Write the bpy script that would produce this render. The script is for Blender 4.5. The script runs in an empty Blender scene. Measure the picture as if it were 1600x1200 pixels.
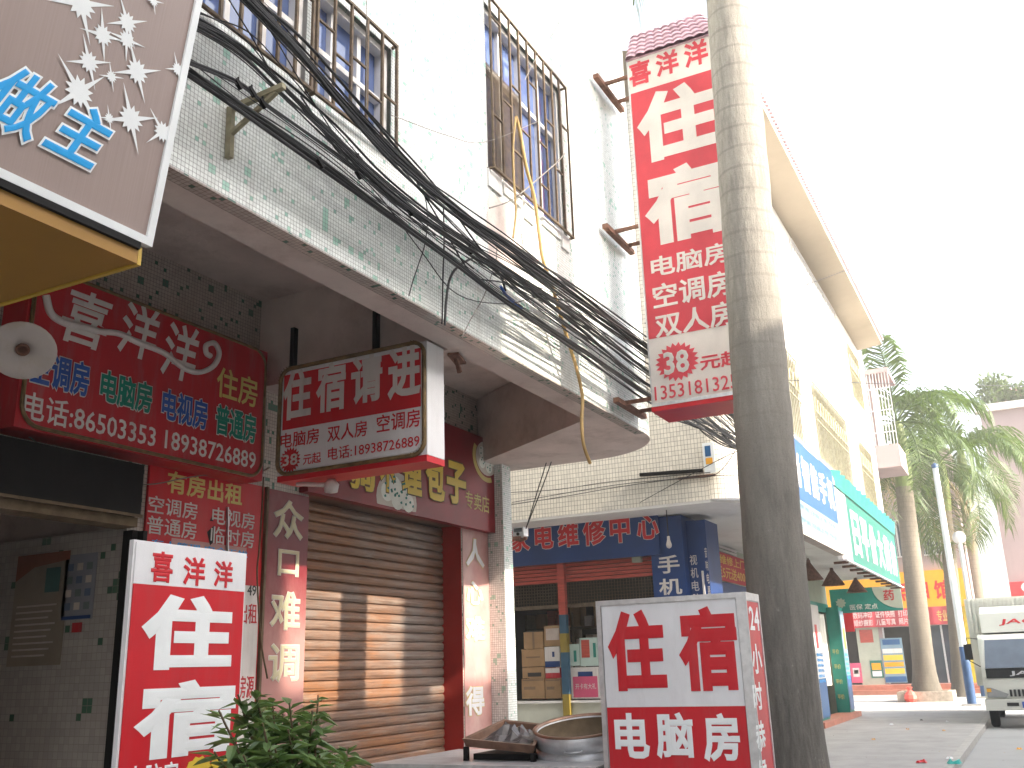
import bpy, bmesh, math, random
from mathutils import Vector, Matrix
random.seed(7)
sc = bpy.context.scene
COL = sc.collection
RAD = math.radians

# ------------------------------------------------------------------ camera
H_CAM = 1.6
F_PX, YAW, PITCH, ROLL = 1507.73, RAD(27.169), RAD(16.501), RAD(-1.7875)
FW = Vector((math.cos(YAW)*math.cos(PITCH), math.sin(YAW)*math.cos(PITCH), math.sin(PITCH)))
r0 = Vector((math.sin(YAW), -math.cos(YAW), 0)); u0 = r0.cross(FW)
RT = r0*math.cos(ROLL) + u0*math.sin(ROLL)
UP = -r0*math.sin(ROLL) + u0*math.cos(ROLL)
CAMP = Vector((0, 0, H_CAM))
cd = bpy.data.cameras.new('camera'); cam = bpy.data.objects.new('camera', cd); COL.objects.link(cam)
cd.sensor_width = 36; cd.lens = 36*F_PX/1600; cd.clip_start = 0.05; cd.clip_end = 2000
M = Matrix((RT, UP, -FW)).transposed().to_4x4(); M.translation = CAMP
cam.matrix_world = M
sc.camera = cam

# ------------------------------------------------------------------ light
SUN = Vector((-0.068, -0.995, 0.648)).normalized()
EL = math.asin(SUN.z)
w = bpy.data.worlds.new("World"); sc.world = w; w.use_nodes = True
nt = w.node_tree
for n in list(nt.nodes): nt.nodes.remove(n)
sky = nt.nodes.new('ShaderNodeTexSky'); sky.sky_type = 'NISHITA'; sky.sun_disc = False
sky.sun_elevation = EL; sky.sun_rotation = math.atan2(SUN.x, SUN.y)
sky.air_density = 1.0; sky.dust_density = 6.0; sky.ozone_density = 1.0
hs = nt.nodes.new('ShaderNodeHueSaturation'); hs.inputs['Saturation'].default_value = 0.45
bg = nt.nodes.new('ShaderNodeBackground'); bg.inputs['Strength'].default_value = 0.15
wo = nt.nodes.new('ShaderNodeOutputWorld')
nt.links.new(sky.outputs[0], hs.inputs['Color']); nt.links.new(hs.outputs[0], bg.inputs[0]); nt.links.new(bg.outputs[0], wo.inputs[0])
sd = bpy.data.lights.new('sun', 'SUN'); sd.energy = 2.3; sd.angle = RAD(0.6); sd.color = (1, 0.90, 0.74)
so = bpy.data.objects.new('sun', sd); COL.objects.link(so)
so.rotation_euler = SUN.to_track_quat('Z', 'Y').to_euler(); so.location = (0, 0, 30)
sc.view_settings.view_transform = 'Standard'; sc.view_settings.look = 'None'
sc.view_settings.exposure = 2.25; sc.view_settings.gamma = 1
sc.render.engine = 'CYCLES'
sc.cycles.max_bounces = 8; sc.cycles.diffuse_bounces = 4; sc.cycles.glossy_bounces = 3
sc.cycles.transparent_max_bounces = 8; sc.cycles.use_denoising = True
sc.cycles.caustics_reflective = False; sc.cycles.caustics_refractive = False

# ------------------------------------------------------------------ helpers
def ray(x, y): return FW + RT*((x-800)/F_PX) - UP*((y-600)/F_PX)
def atY(x, y, d): v = ray(x, y); return CAMP + v*(d/v.y)
def atX(x, y, d): v = ray(x, y); return CAMP + v*(d/v.x)
def atZ(x, y, d): v = ray(x, y); return CAMP + v*((d-H_CAM)/v.z)

class Face:
    """a rectangle in the place: origin is its lower left corner"""
    def __init__(s, o, U, V):
        s.o = Vector(o); s.U = Vector(U).normalized(); s.V = Vector(V).normalized(); s.n = s.U.cross(s.V)
    def p(s, u, v, k=0.0): return s.o + s.U*u + s.V*v + s.n*k
    def px(s, x, y):
        v = ray(x, y); t = (s.o-CAMP).dot(s.n)/v.dot(s.n); q = CAMP + v*t - s.o
        return q.dot(s.U), q.dot(s.V)
def FX(X, Yl, Z0): return Face((X, Yl, Z0), (0, -1, 0), (0, 0, 1))
def FY(Y, X0, Z0): return Face((X0, Y, Z0), (1, 0, 0), (0, 0, 1))

ORG = {}
class MB:
    def __init__(s): s.v = []; s.f = []; s.uv = []; s.mi = []; s.sm = []
    def face(s, pts, uv=None, mi=0, smooth=False):
        b = len(s.v); s.v += [Vector(p) for p in pts]; s.f.append(tuple(range(b, b+len(pts))))
        s.uv.append(uv); s.mi.append(mi); s.sm.append(smooth); return s
    def box(s, x0, x1, y0, y1, z0, z1, mi=0, skip=''):
        a = [(x0,y0,z0),(x1,y0,z0),(x1,y1,z0),(x0,y1,z0),(x0,y0,z1),(x1,y0,z1),(x1,y1,z1),(x0,y1,z1)]
        for k, q in (('b',(3,2,1,0)),('t',(4,5,6,7)),('f',(0,1,5,4)),('r',(1,2,6,5)),('k',(2,3,7,6)),('l',(3,0,4,7))):
            if k not in skip: s.face([a[i] for i in q], mi=mi)
        return s
    def fbox(s, F, u0, u1, v0, v1, k0, k1, mi=0):
        a = [F.p(u,v,k) for k in (k0,k1) for (u,v) in ((u0,v0),(u1,v0),(u1,v1),(u0,v1))]
        for q in ((3,2,1,0),(4,5,6,7),(0,1,5,4),(1,2,6,5),(2,3,7,6),(3,0,4,7)): s.face([a[i] for i in q], mi=mi)
        return s
    def bar(s, p, q, w, h=None, mi=0, upv=(0,0,1)):
        p = Vector(p); q = Vector(q); h = h or w; d = (q-p).normalized(); u = Vector(upv)
        if abs(d.dot(u)) > .95: u = Vector((1,0,0))
        a = d.cross(u).normalized()*w/2; b = a.cross(d).normalized()*h/2
        P = [p-a-b,p+a-b,p+a+b,p-a+b,q-a-b,q+a-b,q+a+b,q-a+b]
        for f in ((3,2,1,0),(4,5,6,7),(0,1,5,4),(1,2,6,5),(2,3,7,6),(3,0,4,7)): s.face([P[i] for i in f], mi=mi)
        return s
    def grid(s, rows, closed=False, uvs=None, mi=0, smooth=True):
        b = len(s.v); n = len(rows[0])
        for r in rows: s.v += [Vector(p) for p in r]
        for i in range(len(rows)-1):
            for j in range(n if closed else n-1):
                k = (j+1) % n
                s.f.append((b+i*n+j, b+i*n+k, b+(i+1)*n+k, b+(i+1)*n+j)); s.mi.append(mi); s.sm.append(smooth)
                s.uv.append([uvs(i,j),uvs(i,j+1),uvs(i+1,j+1),uvs(i+1,j)] if uvs else None)
        return s
    def tube(s, pts, r, n=6, mi=0, cap=True):
        pts = [Vector(p) for p in pts]; N = len(pts)
        rr = r if isinstance(r, (list, tuple)) else [r]*N
        rows = []; pu = None
        for i, p in enumerate(pts):
            d = (pts[min(i+1,N-1)] - pts[max(i-1,0)]).normalized()
            if pu is None:
                pu = Vector((0,0,1)) if abs(d.z) < .9 else Vector((1,0,0))
            a = d.cross(pu).normalized(); bb = a.cross(d).normalized(); pu = bb
            rows.append([p + a*(rr[i]*math.cos(2*math.pi*j/n)) + bb*(rr[i]*math.sin(2*math.pi*j/n)) for j in range(n)])
        s.grid(rows, True, mi=mi)
        if cap:
            s.face(rows[0][::-1], mi=mi); s.face(rows[-1], mi=mi)
        return s
    def lathe(s, c, prof, n=24, axis=(0,0,1), mi=0, smooth=True):
        ax = Vector(axis).normalized(); t = Vector((1,0,0)) if abs(ax.x) < .9 else Vector((0,1,0))
        a = ax.cross(t).normalized(); b = ax.cross(a); c = Vector(c)
        rows = [[c + ax*z + (a*math.cos(2*math.pi*j/n) + b*math.sin(2*math.pi*j/n))*r for j in range(n)] for r, z in prof]
        s.grid(rows, True, mi=mi, smooth=smooth); return s
    def prism(s, poly, z0, z1, mi=0, smooth=False):
        s.face([(x,y,z0) for x,y in reversed(poly)], mi=mi); s.face([(x,y,z1) for x,y in poly], mi=mi)
        for i in range(len(poly)):
            (x0,y0),(x1,y1) = poly[i], poly[(i+1)%len(poly)]
            s.face([(x0,y0,z0),(x1,y1,z0),(x1,y1,z1),(x0,y0,z1)], mi=mi, smooth=smooth)
        return s
    def build(s, name, mats, parent=None, loc=None):
        if not isinstance(mats, (list, tuple)): mats = [mats]
        if parent is not None: org = ORG[parent.name]
        elif loc is not None: org = Vector(loc)
        else:
            lo = [min(v[i] for v in s.v) for i in range(3)]; hi = [max(v[i] for v in s.v) for i in range(3)]
            org = Vector(((lo[0]+hi[0])/2, (lo[1]+hi[1])/2, lo[2]))
        me = bpy.data.meshes.new(name); me.from_pydata([v-org for v in s.v], [], s.f)
        for m in mats: me.materials.append(m)
        uvl = me.uv_layers.new(name='uv')
        for p in me.polygons:
            p.material_index = s.mi[p.index]; p.use_smooth = s.sm[p.index]
            cu = s.uv[p.index]
            nx, ny, nz = (abs(c) for c in p.normal)
            for k, li in enumerate(p.loop_indices):
                if cu: uvl.data[li].uv = cu[k]
                else:
                    q = s.v[s.f[p.index][k]]
                    uvl.data[li].uv = (q.x, q.y) if nz > max(nx, ny) else ((q.y, q.z) if nx > ny else (q.x, q.z))
        me.update()
        o = bpy.data.objects.new(name, me); COL.objects.link(o)
        if parent is not None: o.parent = parent
        else: o.location = org
        ORG[o.name] = org
        return o

def tag(o, label=None, cat=None, group=None, kind=None):
    if label: o['label'] = label
    if cat: o['category'] = cat
    if group: o['group'] = group
    if kind: o['kind'] = kind
    return o
def thing(name, loc, label, cat, group=None):
    o = bpy.data.objects.new(name, None); COL.objects.link(o); o.location = loc; o.empty_display_size = .2
    ORG[o.name] = Vector(loc); return tag(o, label, cat, group)
def kids(o): return [c for c in bpy.data.objects if c.parent == o]
def copy_tree(o, loc=None, label=None, rz=None):
    c = o.copy(); COL.objects.link(c)
    if loc is not None: c.location = loc
    if rz is not None: c.rotation_euler = (0, 0, rz)
    if label: c['label'] = label
    for ch in kids(o):
        d = ch.copy(); COL.objects.link(d); d.parent = c
        for g in kids(ch):
            e = g.copy(); COL.objects.link(e); e.parent = d
    return c

# ---------------------------------------------------------------- materials
def newmat(name):
    m = bpy.data.materials.new(name); m.use_nodes = True
    return m, m.node_tree, m.node_tree.nodes['Principled BSDF']
def N(t, k, **kw):
    n = t.nodes.new(k)
    for a, b in kw.items():
        if a in n.inputs: n.inputs[a].default_value = b
        else: setattr(n, a, b)
    return n
def noise_fac(t, scale, stretch=(1,1,1), detail=5, rough=.6, lo=.35, hi=.65):
    g = N(t, 'ShaderNodeNewGeometry'); mp = N(t, 'ShaderNodeMapping'); mp.inputs['Scale'].default_value = stretch
    nz = N(t, 'ShaderNodeTexNoise', Scale=scale, Detail=detail, Roughness=rough)
    mr = N(t, 'ShaderNodeMapRange'); mr.inputs[1].default_value = lo; mr.inputs[2].default_value = hi
    t.links.new(g.outputs['Position'], mp.inputs[0]); t.links.new(mp.outputs[0], nz.inputs['Vector'])
    t.links.new(nz.outputs['Fac'], mr.inputs[0]); return mr.outputs[0]
def mixc(t, fac, a, b, mode='MIX'):
    m = N(t, 'ShaderNodeMix', data_type='RGBA', blend_type=mode)
    for s, v in ((m.inputs[0], fac), (m.inputs[6], a), (m.inputs[7], b)):
        if hasattr(v, 'is_linked') or hasattr(v, 'links'): t.links.new(v, s)
        elif isinstance(v, (int, float)): s.default_value = v
        else: s.default_value = (*v, 1) if len(v) == 3 else v
    return m.outputs[2]
def pm(name, col, rough=.6, var=.12, vs=3.0, stretch=(1,1,1), bump=0, bs=60, metal=0, dirt=None, dfac=.5, ds=2.0, dst=(1,1,1), spec=.35):
    m, t, b = newmat(name)
    c = mixc(t, noise_fac(t, vs, stretch), tuple(x*(1-var) for x in col), tuple(min(1, x*(1+var)) for x in col))
    if dirt:
        f = noise_fac(t, ds, dst, 8, .7, .5, .75); k = N(t, 'ShaderNodeMath', operation='MULTIPLY'); k.inputs[1].default_value = dfac
        t.links.new(f, k.inputs[0]); c = mixc(t, k.outputs[0], c, dirt)
    t.links.new(c, b.inputs['Base Color']); b.inputs['Roughness'].default_value = rough; b.inputs['Metallic'].default_value = metal
    b.inputs['Specular IOR Level'].default_value = spec
    if bump:
        bp = N(t, 'ShaderNodeBump', Strength=bump, Distance=.01)
        t.links.new(noise_fac(t, bs, stretch, 6, .6, .2, .8), bp.inputs['Height']); t.links.new(bp.outputs[0], b.inputs['Normal'])
    return m
def tilemat(name, base, grout, tw, th, mort, accent=None, share=.07, stain=(.30,.25,.2), sfac=.35, rough=.25):
    m, t, b = newmat(name)
    uv = N(t, 'ShaderNodeUVMap', uv_map='uv')
    sep = N(t, 'ShaderNodeVectorMath', operation='DIVIDE'); sep.inputs[1].default_value = (tw, th, 1)
    t.links.new(uv.outputs[0], sep.inputs[0])
    fr = N(t, 'ShaderNodeVectorMath', operation='FRACTION'); t.links.new(sep.outputs[0], fr.inputs[0])
    fl = N(t, 'ShaderNodeVectorMath', operation='FLOOR'); t.links.new(sep.outputs[0], fl.inputs[0])
    wn = N(t, 'ShaderNodeTexWhiteNoise', noise_dimensions='3D'); t.links.new(fl.outputs[0], wn.inputs[0])
    xyz = N(t, 'ShaderNodeSeparateXYZ'); t.links.new(fr.outputs[0], xyz.inputs[0])
    def lt(src, v):
        n = N(t, 'ShaderNodeMath', operation='LESS_THAN'); n.inputs[1].default_value = v; t.links.new(src, n.inputs[0]); return n.outputs[0]
    mx = N(t, 'ShaderNodeMath', operation='MAXIMUM'); t.links.new(lt(xyz.outputs[0], mort/tw), mx.inputs[0]); t.links.new(lt(xyz.outputs[1], mort/th), mx.inputs[1])
    ws = N(t, 'ShaderNodeSeparateColor'); t.links.new(wn.outputs['Color'], ws.inputs[0])
    c = mixc(t, ws.outputs[1], tuple(x*.9 for x in base), tuple(min(1, x*1.06) for x in base))
    if accent:
        # accents come in loose clumps of a few tiles
        c2 = N(t, 'ShaderNodeTexNoise', Scale=.22, Detail=1); t.links.new(fl.outputs[0], c2.inputs['Vector'])
        ad = N(t, 'ShaderNodeMath', operation='MULTIPLY_ADD'); ad.inputs[1].default_value = -.32; ad.inputs[2].default_value = share+.17
        t.links.new(c2.outputs['Fac'], ad.inputs[0])
        n = N(t, 'ShaderNodeMath', operation='LESS_THAN'); t.links.new(ws.outputs[0], n.inputs[0]); t.links.new(ad.outputs[0], n.inputs[1])
        c = mixc(t, n.outputs[0], c, mixc(t, ws.outputs[2], accent, tuple(x*.75 for x in accent)))
        s2 = N(t, 'ShaderNodeVectorMath', operation='MULTIPLY'); s2.inputs[1].default_value = (.5, .5, 1); t.links.new(fl.outputs[0], s2.inputs[0])
        f2 = N(t, 'ShaderNodeVectorMath', operation='FLOOR'); t.links.new(s2.outputs[0], f2.inputs[0])
        w2 = N(t, 'ShaderNodeTexWhiteNoise', noise_dimensions='3D'); t.links.new(f2.outputs[0], w2.inputs[0])
        n2 = N(t, 'ShaderNodeMath', operation='LESS_THAN'); t.links.new(w2.outputs['Value'], n2.inputs[0]); n2.inputs[1].default_value = share*.55
        c = mixc(t, n2.outputs[0], c, accent)
    c = mixc(t, mx.outputs[0], c, grout)
    k = N(t, 'ShaderNodeMath', operation='MULTIPLY'); k.inputs[1].default_value = sfac
    t.links.new(noise_fac(t, 1.6, (2.2,2.2,.35), 8, .7, .5, .8), k.inputs[0])
    c = mixc(t, k.outputs[0], c, stain)
    t.links.new(c, b.inputs['Base Color']); b.inputs['Roughness'].default_value = rough; b.inputs['Specular IOR Level'].default_value = .3
    bp = N(t, 'ShaderNodeBump', Strength=.35, Distance=.003, invert=True); t.links.new(mx.outputs[0], bp.inputs['Height']); t.links.new(bp.outputs[0], b.inputs['Normal'])
    return m
def acrylic(name, col, rough=.35, trans=.0, dirt=(.25,.2,.18), dfac=.18):
    m, t, b = newmat(name)
    c = mixc(t, noise_fac(t, 2.5), tuple(x*.94 for x in col), tuple(min(1, x*1.05) for x in col))
    k = N(t, 'ShaderNodeMath', operation='MULTIPLY'); k.inputs[1].default_value = dfac
    t.links.new(noise_fac(t, 3, (3,3,.5), 8, .7, .5, .8), k.inputs[0]); c = mixc(t, k.outputs[0], c, dirt)
    t.links.new(c, b.inputs['Base Color']); b.inputs['Roughness'].default_value = rough; b.inputs['Specular IOR Level'].default_value = .3
    if trans:
        tr = N(t, 'ShaderNodeBsdfTranslucent'); t.links.new(c, tr.inputs[0])
        mx = N(t, 'ShaderNodeMixShader'); mx.inputs[0].default_value = trans
        t.links.new(b.outputs[0], mx.inputs[1]); t.links.new(tr.outputs[0], mx.inputs[2])
        t.links.new(mx.outputs[0], t.nodes['Material Output'].inputs[0])
    return m
def leafmat(name, a, b_, trans=.3, rough=.45):
    m, t, b = newmat(name)
    c = mixc(t, noise_fac(t, 9, detail=2), a, b_)
    t.links.new(c, b.inputs['Base Color']); b.inputs['Roughness'].default_value = rough
    tr = N(t, 'ShaderNodeBsdfTranslucent'); t.links.new(mixc(t, 1.0, c, (1.3,1.4,.6), 'MULTIPLY'), tr.inputs[0])
    mx = N(t, 'ShaderNodeMixShader'); mx.inputs[0].default_value = trans
    t.links.new(b.outputs[0], mx.inputs[1]); t.links.new(tr.outputs[0], mx.inputs[2]); t.links.new(mx.outputs[0], t.nodes['Material Output'].inputs[0])
    return m
MT = dict(
 mosaic=tilemat('mosaic tile', (.82,.855,.825), (.21,.21,.20), .0255, .0255, .0025, accent=(.42,.68,.57), share=.03),
 mosaic_dim=tilemat('sooty mosaic tile', (.52,.47,.42), (.20,.18,.165), .030, .030, .003, accent=(.10,.22,.17), share=.045, sfac=.5),  # darker, browner mosaic with heavier staining than the upper wall
 cream=tilemat('cream strip tile', (.70,.655,.58), (.20,.18,.15), .052, .074, .0058, sfac=.22, stain=(.42,.36,.27)),
 white_tile=tilemat('white wall tile', (.40,.37,.34), (.27,.25,.23), .05, .05, .003, accent=(.08,.16,.11), share=.015, sfac=.3),
 plaster=pm('soffit plaster', (.62,.54,.50), .9, .10, 2.0, bump=.3, bs=20, dirt=(.28,.21,.18), dfac=.6, ds=2.2),
 plaster_dark=pm('stained soffit', (.50,.43,.39), .9, .12, 1.5, bump=.2, bs=20, dirt=(.22,.17,.15), dfac=.6),
 render=pm('painted render', (.74,.72,.70), .85, .05, 1.0, dirt=(.55,.50,.46), dfac=.5, ds=1.0, dst=(2,2,.4)),
 pinkwall=pm('pale pink render', (.34,.265,.265), .85, .06, .5, dirt=(.26,.20,.20), dfac=.5, ds=.4, dst=(2,2,.3)),
 red=acrylic('red sign film', (.56,.020,.030)), white=acrylic('white sign film', (.74,.74,.76)),
 red_t=acrylic('sun faded red film', (.88,.15,.19), trans=.55, dfac=.06), white_t=acrylic('white translucent acrylic', (.90,.86,.82), trans=.4, dfac=.06),  # red film colour is paled to carry glare and stray light
 red_old=acrylic('sooty red sign film', (.46,.022,.032), .5, dfac=.5), white_old=acrylic('sooty white lettering', (.66,.62,.60), .5, dfac=.4),
 maroon=pm('maroon banner vinyl', (.24,.013,.02), .35, .25, 1.2, dirt=(.3,.08,.07), dfac=.15, ds=1.5),
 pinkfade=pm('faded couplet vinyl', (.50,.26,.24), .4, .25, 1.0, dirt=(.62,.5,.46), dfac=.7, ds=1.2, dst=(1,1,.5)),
 yellow=acrylic('yellow lettering', (.72,.52,.06)), gold=acrylic('gold lettering', (.62,.50,.16)), blue_l=acrylic('blue lettering', (.03,.10,.40)),
 green_l=acrylic('green lettering', (.01,.22,.16)), cyan_l=acrylic('cyan blue lettering', (.03,.36,.78), .3, dfac=.02), black_l=acrylic('black lettering', (.03,.03,.03)),
 white_c=acrylic('clean white lettering', (.82,.85,.86), .3, dfac=.02),
 gilt=pm('gilt edging', (.17,.11,.045), .45, .3, 15, dirt=(.12,.09,.06), dfac=.6, ds=6),
 alu=pm('aluminium trim', (.62,.62,.63), .38, .10, 20, metal=.8, bump=.1),
 steel=pm('dull steel', (.62,.62,.63), .42, .10, 8, metal=.55, dirt=(.25,.22,.2), dfac=.4, ds=5),
 darkmetal=pm('dark painted metal', (.010,.009,.009), .6, .2, 6, spec=.15), rustbar=pm('rusty grille bar', (.12,.085,.055), .7, .3, 25),
 rust=pm('rusty bracket', (.20,.10,.07), .8, .3, 15), olive=pm('olive painted bracket', (.32,.29,.19), .6, .2, 12, dirt=(.15,.1,.06), dfac=.5, ds=9),
 cable=pm('black cable sheath', (.022,.022,.024), .45, .3, 20), cable_g=pm('grey cable sheath', (.22,.20,.18), .6, .2, 10),
 hose=pm('yellow hose', (.48,.32,.13), .5, .15, 6),
 yellowpaint=pm('ochre soffit sheet', (.33,.175,.035), .5, .06, 1.5), yellowlip=pm('yellow trim', (.55,.36,.06), .4, .06, 2),
 redpaint=pm('red paint', (.40,.03,.025), .35, .15, 2, dirt=(.2,.03,.03), dfac=.4),
 gold_old=acrylic('faded gold lettering', (.60,.54,.36)),
 bark=None, concrete=pm('pavement concrete', (.33,.32,.31), .9, .10, 1.2, bump=.25, bs=30, dirt=(.20,.19,.18), dfac=.55, ds=1.4),
 road=pm('worn road concrete', (.33,.33,.325), .9, .10, .8, bump=.2, bs=25, dirt=(.18,.175,.17), dfac=.5, ds=.8), kerb=pm('kerb stone', (.36,.35,.33), .9, .12, 3, bump=.2),
 earth=pm('bare earth', (.20,.16,.12), .95, .2, 2), frondg=leafmat('palm frond green', (.045,.085,.022), (.11,.16,.045)),
 frondd=leafmat('dry palm frond', (.22,.16,.08), (.32,.25,.14), .2), leaf=leafmat('shrub leaf', (.085,.15,.06), (.20,.29,.12), .25, .3),
 shaft=pm('green palm crownshaft', (.16,.20,.06), .5, .15, 3, stretch=(4,4,.5)), stem=pm('brown stem', (.14,.10,.06), .8, .2, 12),
 bluepaint=pm('deep blue sign board', (.012,.045,.17), .5, .12, 2), skyblue=acrylic('mid blue sign vinyl', (.022,.105,.26)), paleblue=acrylic('pale blue sign vinyl', (.20,.31,.39)),
 teal=acrylic('teal sign vinyl', (.018,.17,.135)), tealpaint=pm('teal painted door', (.02,.22,.18), .45, .1, 3), palegreen=pm('pale green wall paint', (.40,.43,.35), .8, .08, 1.5, dirt=(.28,.29,.23), dfac=.4),
 orange=acrylic('orange yellow sign vinyl', (.78,.36,.02)), bannerred=acrylic('red cloth banner', (.50,.06,.08), .7),
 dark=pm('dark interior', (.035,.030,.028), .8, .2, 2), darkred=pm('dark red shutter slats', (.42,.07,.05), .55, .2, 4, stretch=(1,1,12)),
 card=pm('brown cardboard', (.34,.21,.11), .85, .12, 4), cardd=pm('box tape', (.20,.13,.08), .6, .1, 4), mint=pm('mint carton', (.45,.56,.52), .6, .06, 4), pink=acrylic('pink print', (.62,.10,.20)),
 counter=pm('pale counter tile', (.55,.56,.48), .5, .06, 3, dirt=(.4,.38,.3), dfac=.3), rubber=pm('black rubber', (.02,.02,.02), .8, .2, 10),
 vanwhite=pm('white truck paint', (.60,.60,.55), .3, .04, 2, dirt=(.4,.38,.33), dfac=.25), plate=acrylic('blue number plate', (.04,.10,.42)),
 lampwhite=pm('white enamel', (.55,.50,.47), .4, .06, 5, dirt=(.4,.33,.2), dfac=.5, ds=6), polepaint=pm('white pole paint', (.62,.66,.64), .4, .08, 3), poleblue=pm('blue pole paint', (.035,.075,.16), .5, .15, 5),
 brick=pm('tiled roof', (.30,.12,.15), .5, .18, 12), pinktile=pm('mauve glazed roof tile', (.60,.43,.50), .35, .15, 9), marble=pm('red step tile', (.40,.16,.11), .5, .15, 4), bag=pm('red plastic bag', (.75,.12,.09), .4, .15, 8), tealbag=pm('teal plastic', (.05,.42,.38), .4, .1, 8),
 copper=pm('browned metal tray', (.27,.16,.11), .35, .25, 8, metal=.5, dirt=(.07,.05,.04), dfac=.6), tarp=pm('dark crumpled plastic', (.08,.07,.07), .3, .3, 10), pot=pm('clay pot', (.30,.14,.08), .8, .15, 5),
 curtain=pm('white curtain cloth', (.70,.68,.62), .9, .05, 3),
 eave=pm('cream eave soffit', (.40,.34,.26), .85, .06, 1.0),
 farside=pm('beige render', (.42,.39,.35), .9, .08, 1.0),
)
def glassmat(name, col, rough=.04, spec=.8):
    m, t, b = newmat(name)
    t.links.new(mixc(t, noise_fac(t, 1.5), tuple(x*.7 for x in col), col), b.inputs['Base Color'])
    b.inputs['Roughness'].default_value = rough; b.inputs['Specular IOR Level'].default_value = spec; b.inputs['Coat Weight'].default_value = .4
    return m
MT['glass'] = glassmat('blue tinted window glass', (.10,.15,.33)); MT['glass_d'] = glassmat('dark window glass', (.05,.06,.08)); MT['screen'] = glassmat('truck windscreen', (.10,.13,.17))
MT['lens'] = glassmat('headlamp lens', (.30,.31,.32), .1)

def barkmat(name, pale, dark, z0, z1, ring):
    """ringed palm bark: pale smooth stem, mossy and dark towards the foot"""
    m, t, b = newmat(name)
    g = N(t, 'ShaderNodeNewGeometry'); xyz = N(t, 'ShaderNodeSeparateXYZ'); t.links.new(g.outputs['Position'], xyz.inputs[0])
    mr = N(t, 'ShaderNodeMapRange'); mr.inputs[1].default_value = z0; mr.inputs[2].default_value = z1; t.links.new(xyz.outputs[2], mr.inputs[0])
    nz = noise_fac(t, 3.5, (2,2,.45), 8, .72, .3, .7)
    ad = N(t, 'ShaderNodeMath', operation='MULTIPLY_ADD'); ad.inputs[1].default_value = .55; t.links.new(nz, ad.inputs[0])
    s2 = N(t, 'ShaderNodeMath', operation='SUBTRACT', use_clamp=True); t.links.new(mr.outputs[0], ad.inputs[2]); t.links.new(ad.outputs[0], s2.inputs[0]); s2.inputs[1].default_value = .28
    c = mixc(t, s2.outputs[0], dark, pale)
    c = mixc(t, noise_fac(t, 26, (1,1,.16), 6, .7, .42, .72), c, tuple(x*.62 for x in pale))
    fine = noise_fac(t, 70, (1,1,3), 4, .6, .5, .7)
    k = N(t, 'ShaderNodeMath', operation='MULTIPLY'); k.inputs[1].default_value = .35; t.links.new(fine, k.inputs[0]); c = mixc(t, k.outputs[0], c, tuple(x*.5 for x in dark))
    wl = N(t, 'ShaderNodeTexWave', bands_direction='Z', wave_profile='SIN', Scale=1.6, Distortion=1.6, Detail=3); wl.inputs['Detail Scale'].default_value = 1.2
    t.links.new(g.outputs['Position'], wl.inputs[0])
    wr = N(t, 'ShaderNodeMapRange'); wr.inputs[1].default_value = .93; wr.inputs[2].default_value = 1.0; wr.inputs[4].default_value = .5; t.links.new(wl.outputs['Fac'], wr.inputs[0])
    wm = N(t, 'ShaderNodeMath', operation='MULTIPLY'); t.links.new(wr.outputs[0], wm.inputs[0]); t.links.new(mr.outputs[0], wm.inputs[1])
    c = mixc(t, wm.outputs[0], c, tuple(x*.5 for x in pale))
    # pale lichen marks low on the stem
    v = N(t, 'ShaderNodeMath', operation='MULTIPLY'); t.links.new(noise_fac(t, 14, (1,1,.6), 9, .75, .62, .72), v.inputs[0]); v.inputs[1].default_value = .6
    c = mixc(t, v.outputs[0], c, (.42,.40,.37))
    t.links.new(c, b.inputs['Base Color']); b.inputs['Roughness'].default_value = .9
    wv = N(t, 'ShaderNodeTexWave', bands_direction='Z', wave_profile='SAW', Scale=ring, Distortion=1.2, Detail=2); wv.inputs['Detail Scale'].default_value = 1.0
    t.links.new(g.outputs['Position'], wv.inputs[0])
    bp = N(t, 'ShaderNodeBump', Strength=.35, Distance=.02); t.links.new(wv.outputs['Fac'], bp.inputs['Height'])
    bp2 = N(t, 'ShaderNodeBump', Strength=.5, Distance=.008); t.links.new(noise_fac(t, 45, (1,1,.25), 6, .65, .2, .8), bp2.inputs['Height']); t.links.new(bp.outputs[0], bp2.inputs['Normal'])
    t.links.new(bp2.outputs[0], b.inputs['Normal'])
    return m
MT['bark'] = barkmat('royal palm bark', (.39,.36,.32), (.135,.125,.112), 1.2, 5.6, 2.6)
MT['bark_far'] = barkmat('distant palm bark', (.22,.185,.14), (.08,.07,.055), 0, 6, 2.6)

def sunlitmat():  # maroon pales downward: the sun patch is painted into the vinyl colour
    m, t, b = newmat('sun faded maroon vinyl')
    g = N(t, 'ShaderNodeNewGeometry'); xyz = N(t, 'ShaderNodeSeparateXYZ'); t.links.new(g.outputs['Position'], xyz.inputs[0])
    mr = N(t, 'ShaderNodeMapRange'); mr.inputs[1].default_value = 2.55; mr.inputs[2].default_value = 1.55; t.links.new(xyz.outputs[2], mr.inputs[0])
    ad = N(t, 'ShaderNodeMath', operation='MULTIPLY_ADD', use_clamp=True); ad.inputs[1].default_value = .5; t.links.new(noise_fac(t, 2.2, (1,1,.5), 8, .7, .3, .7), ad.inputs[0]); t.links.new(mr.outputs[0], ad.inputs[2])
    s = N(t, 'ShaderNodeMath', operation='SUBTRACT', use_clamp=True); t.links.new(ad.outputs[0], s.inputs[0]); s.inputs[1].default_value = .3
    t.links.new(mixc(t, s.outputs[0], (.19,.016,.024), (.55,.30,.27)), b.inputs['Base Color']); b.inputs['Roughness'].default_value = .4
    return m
MT['fade'] = sunlitmat()
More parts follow.
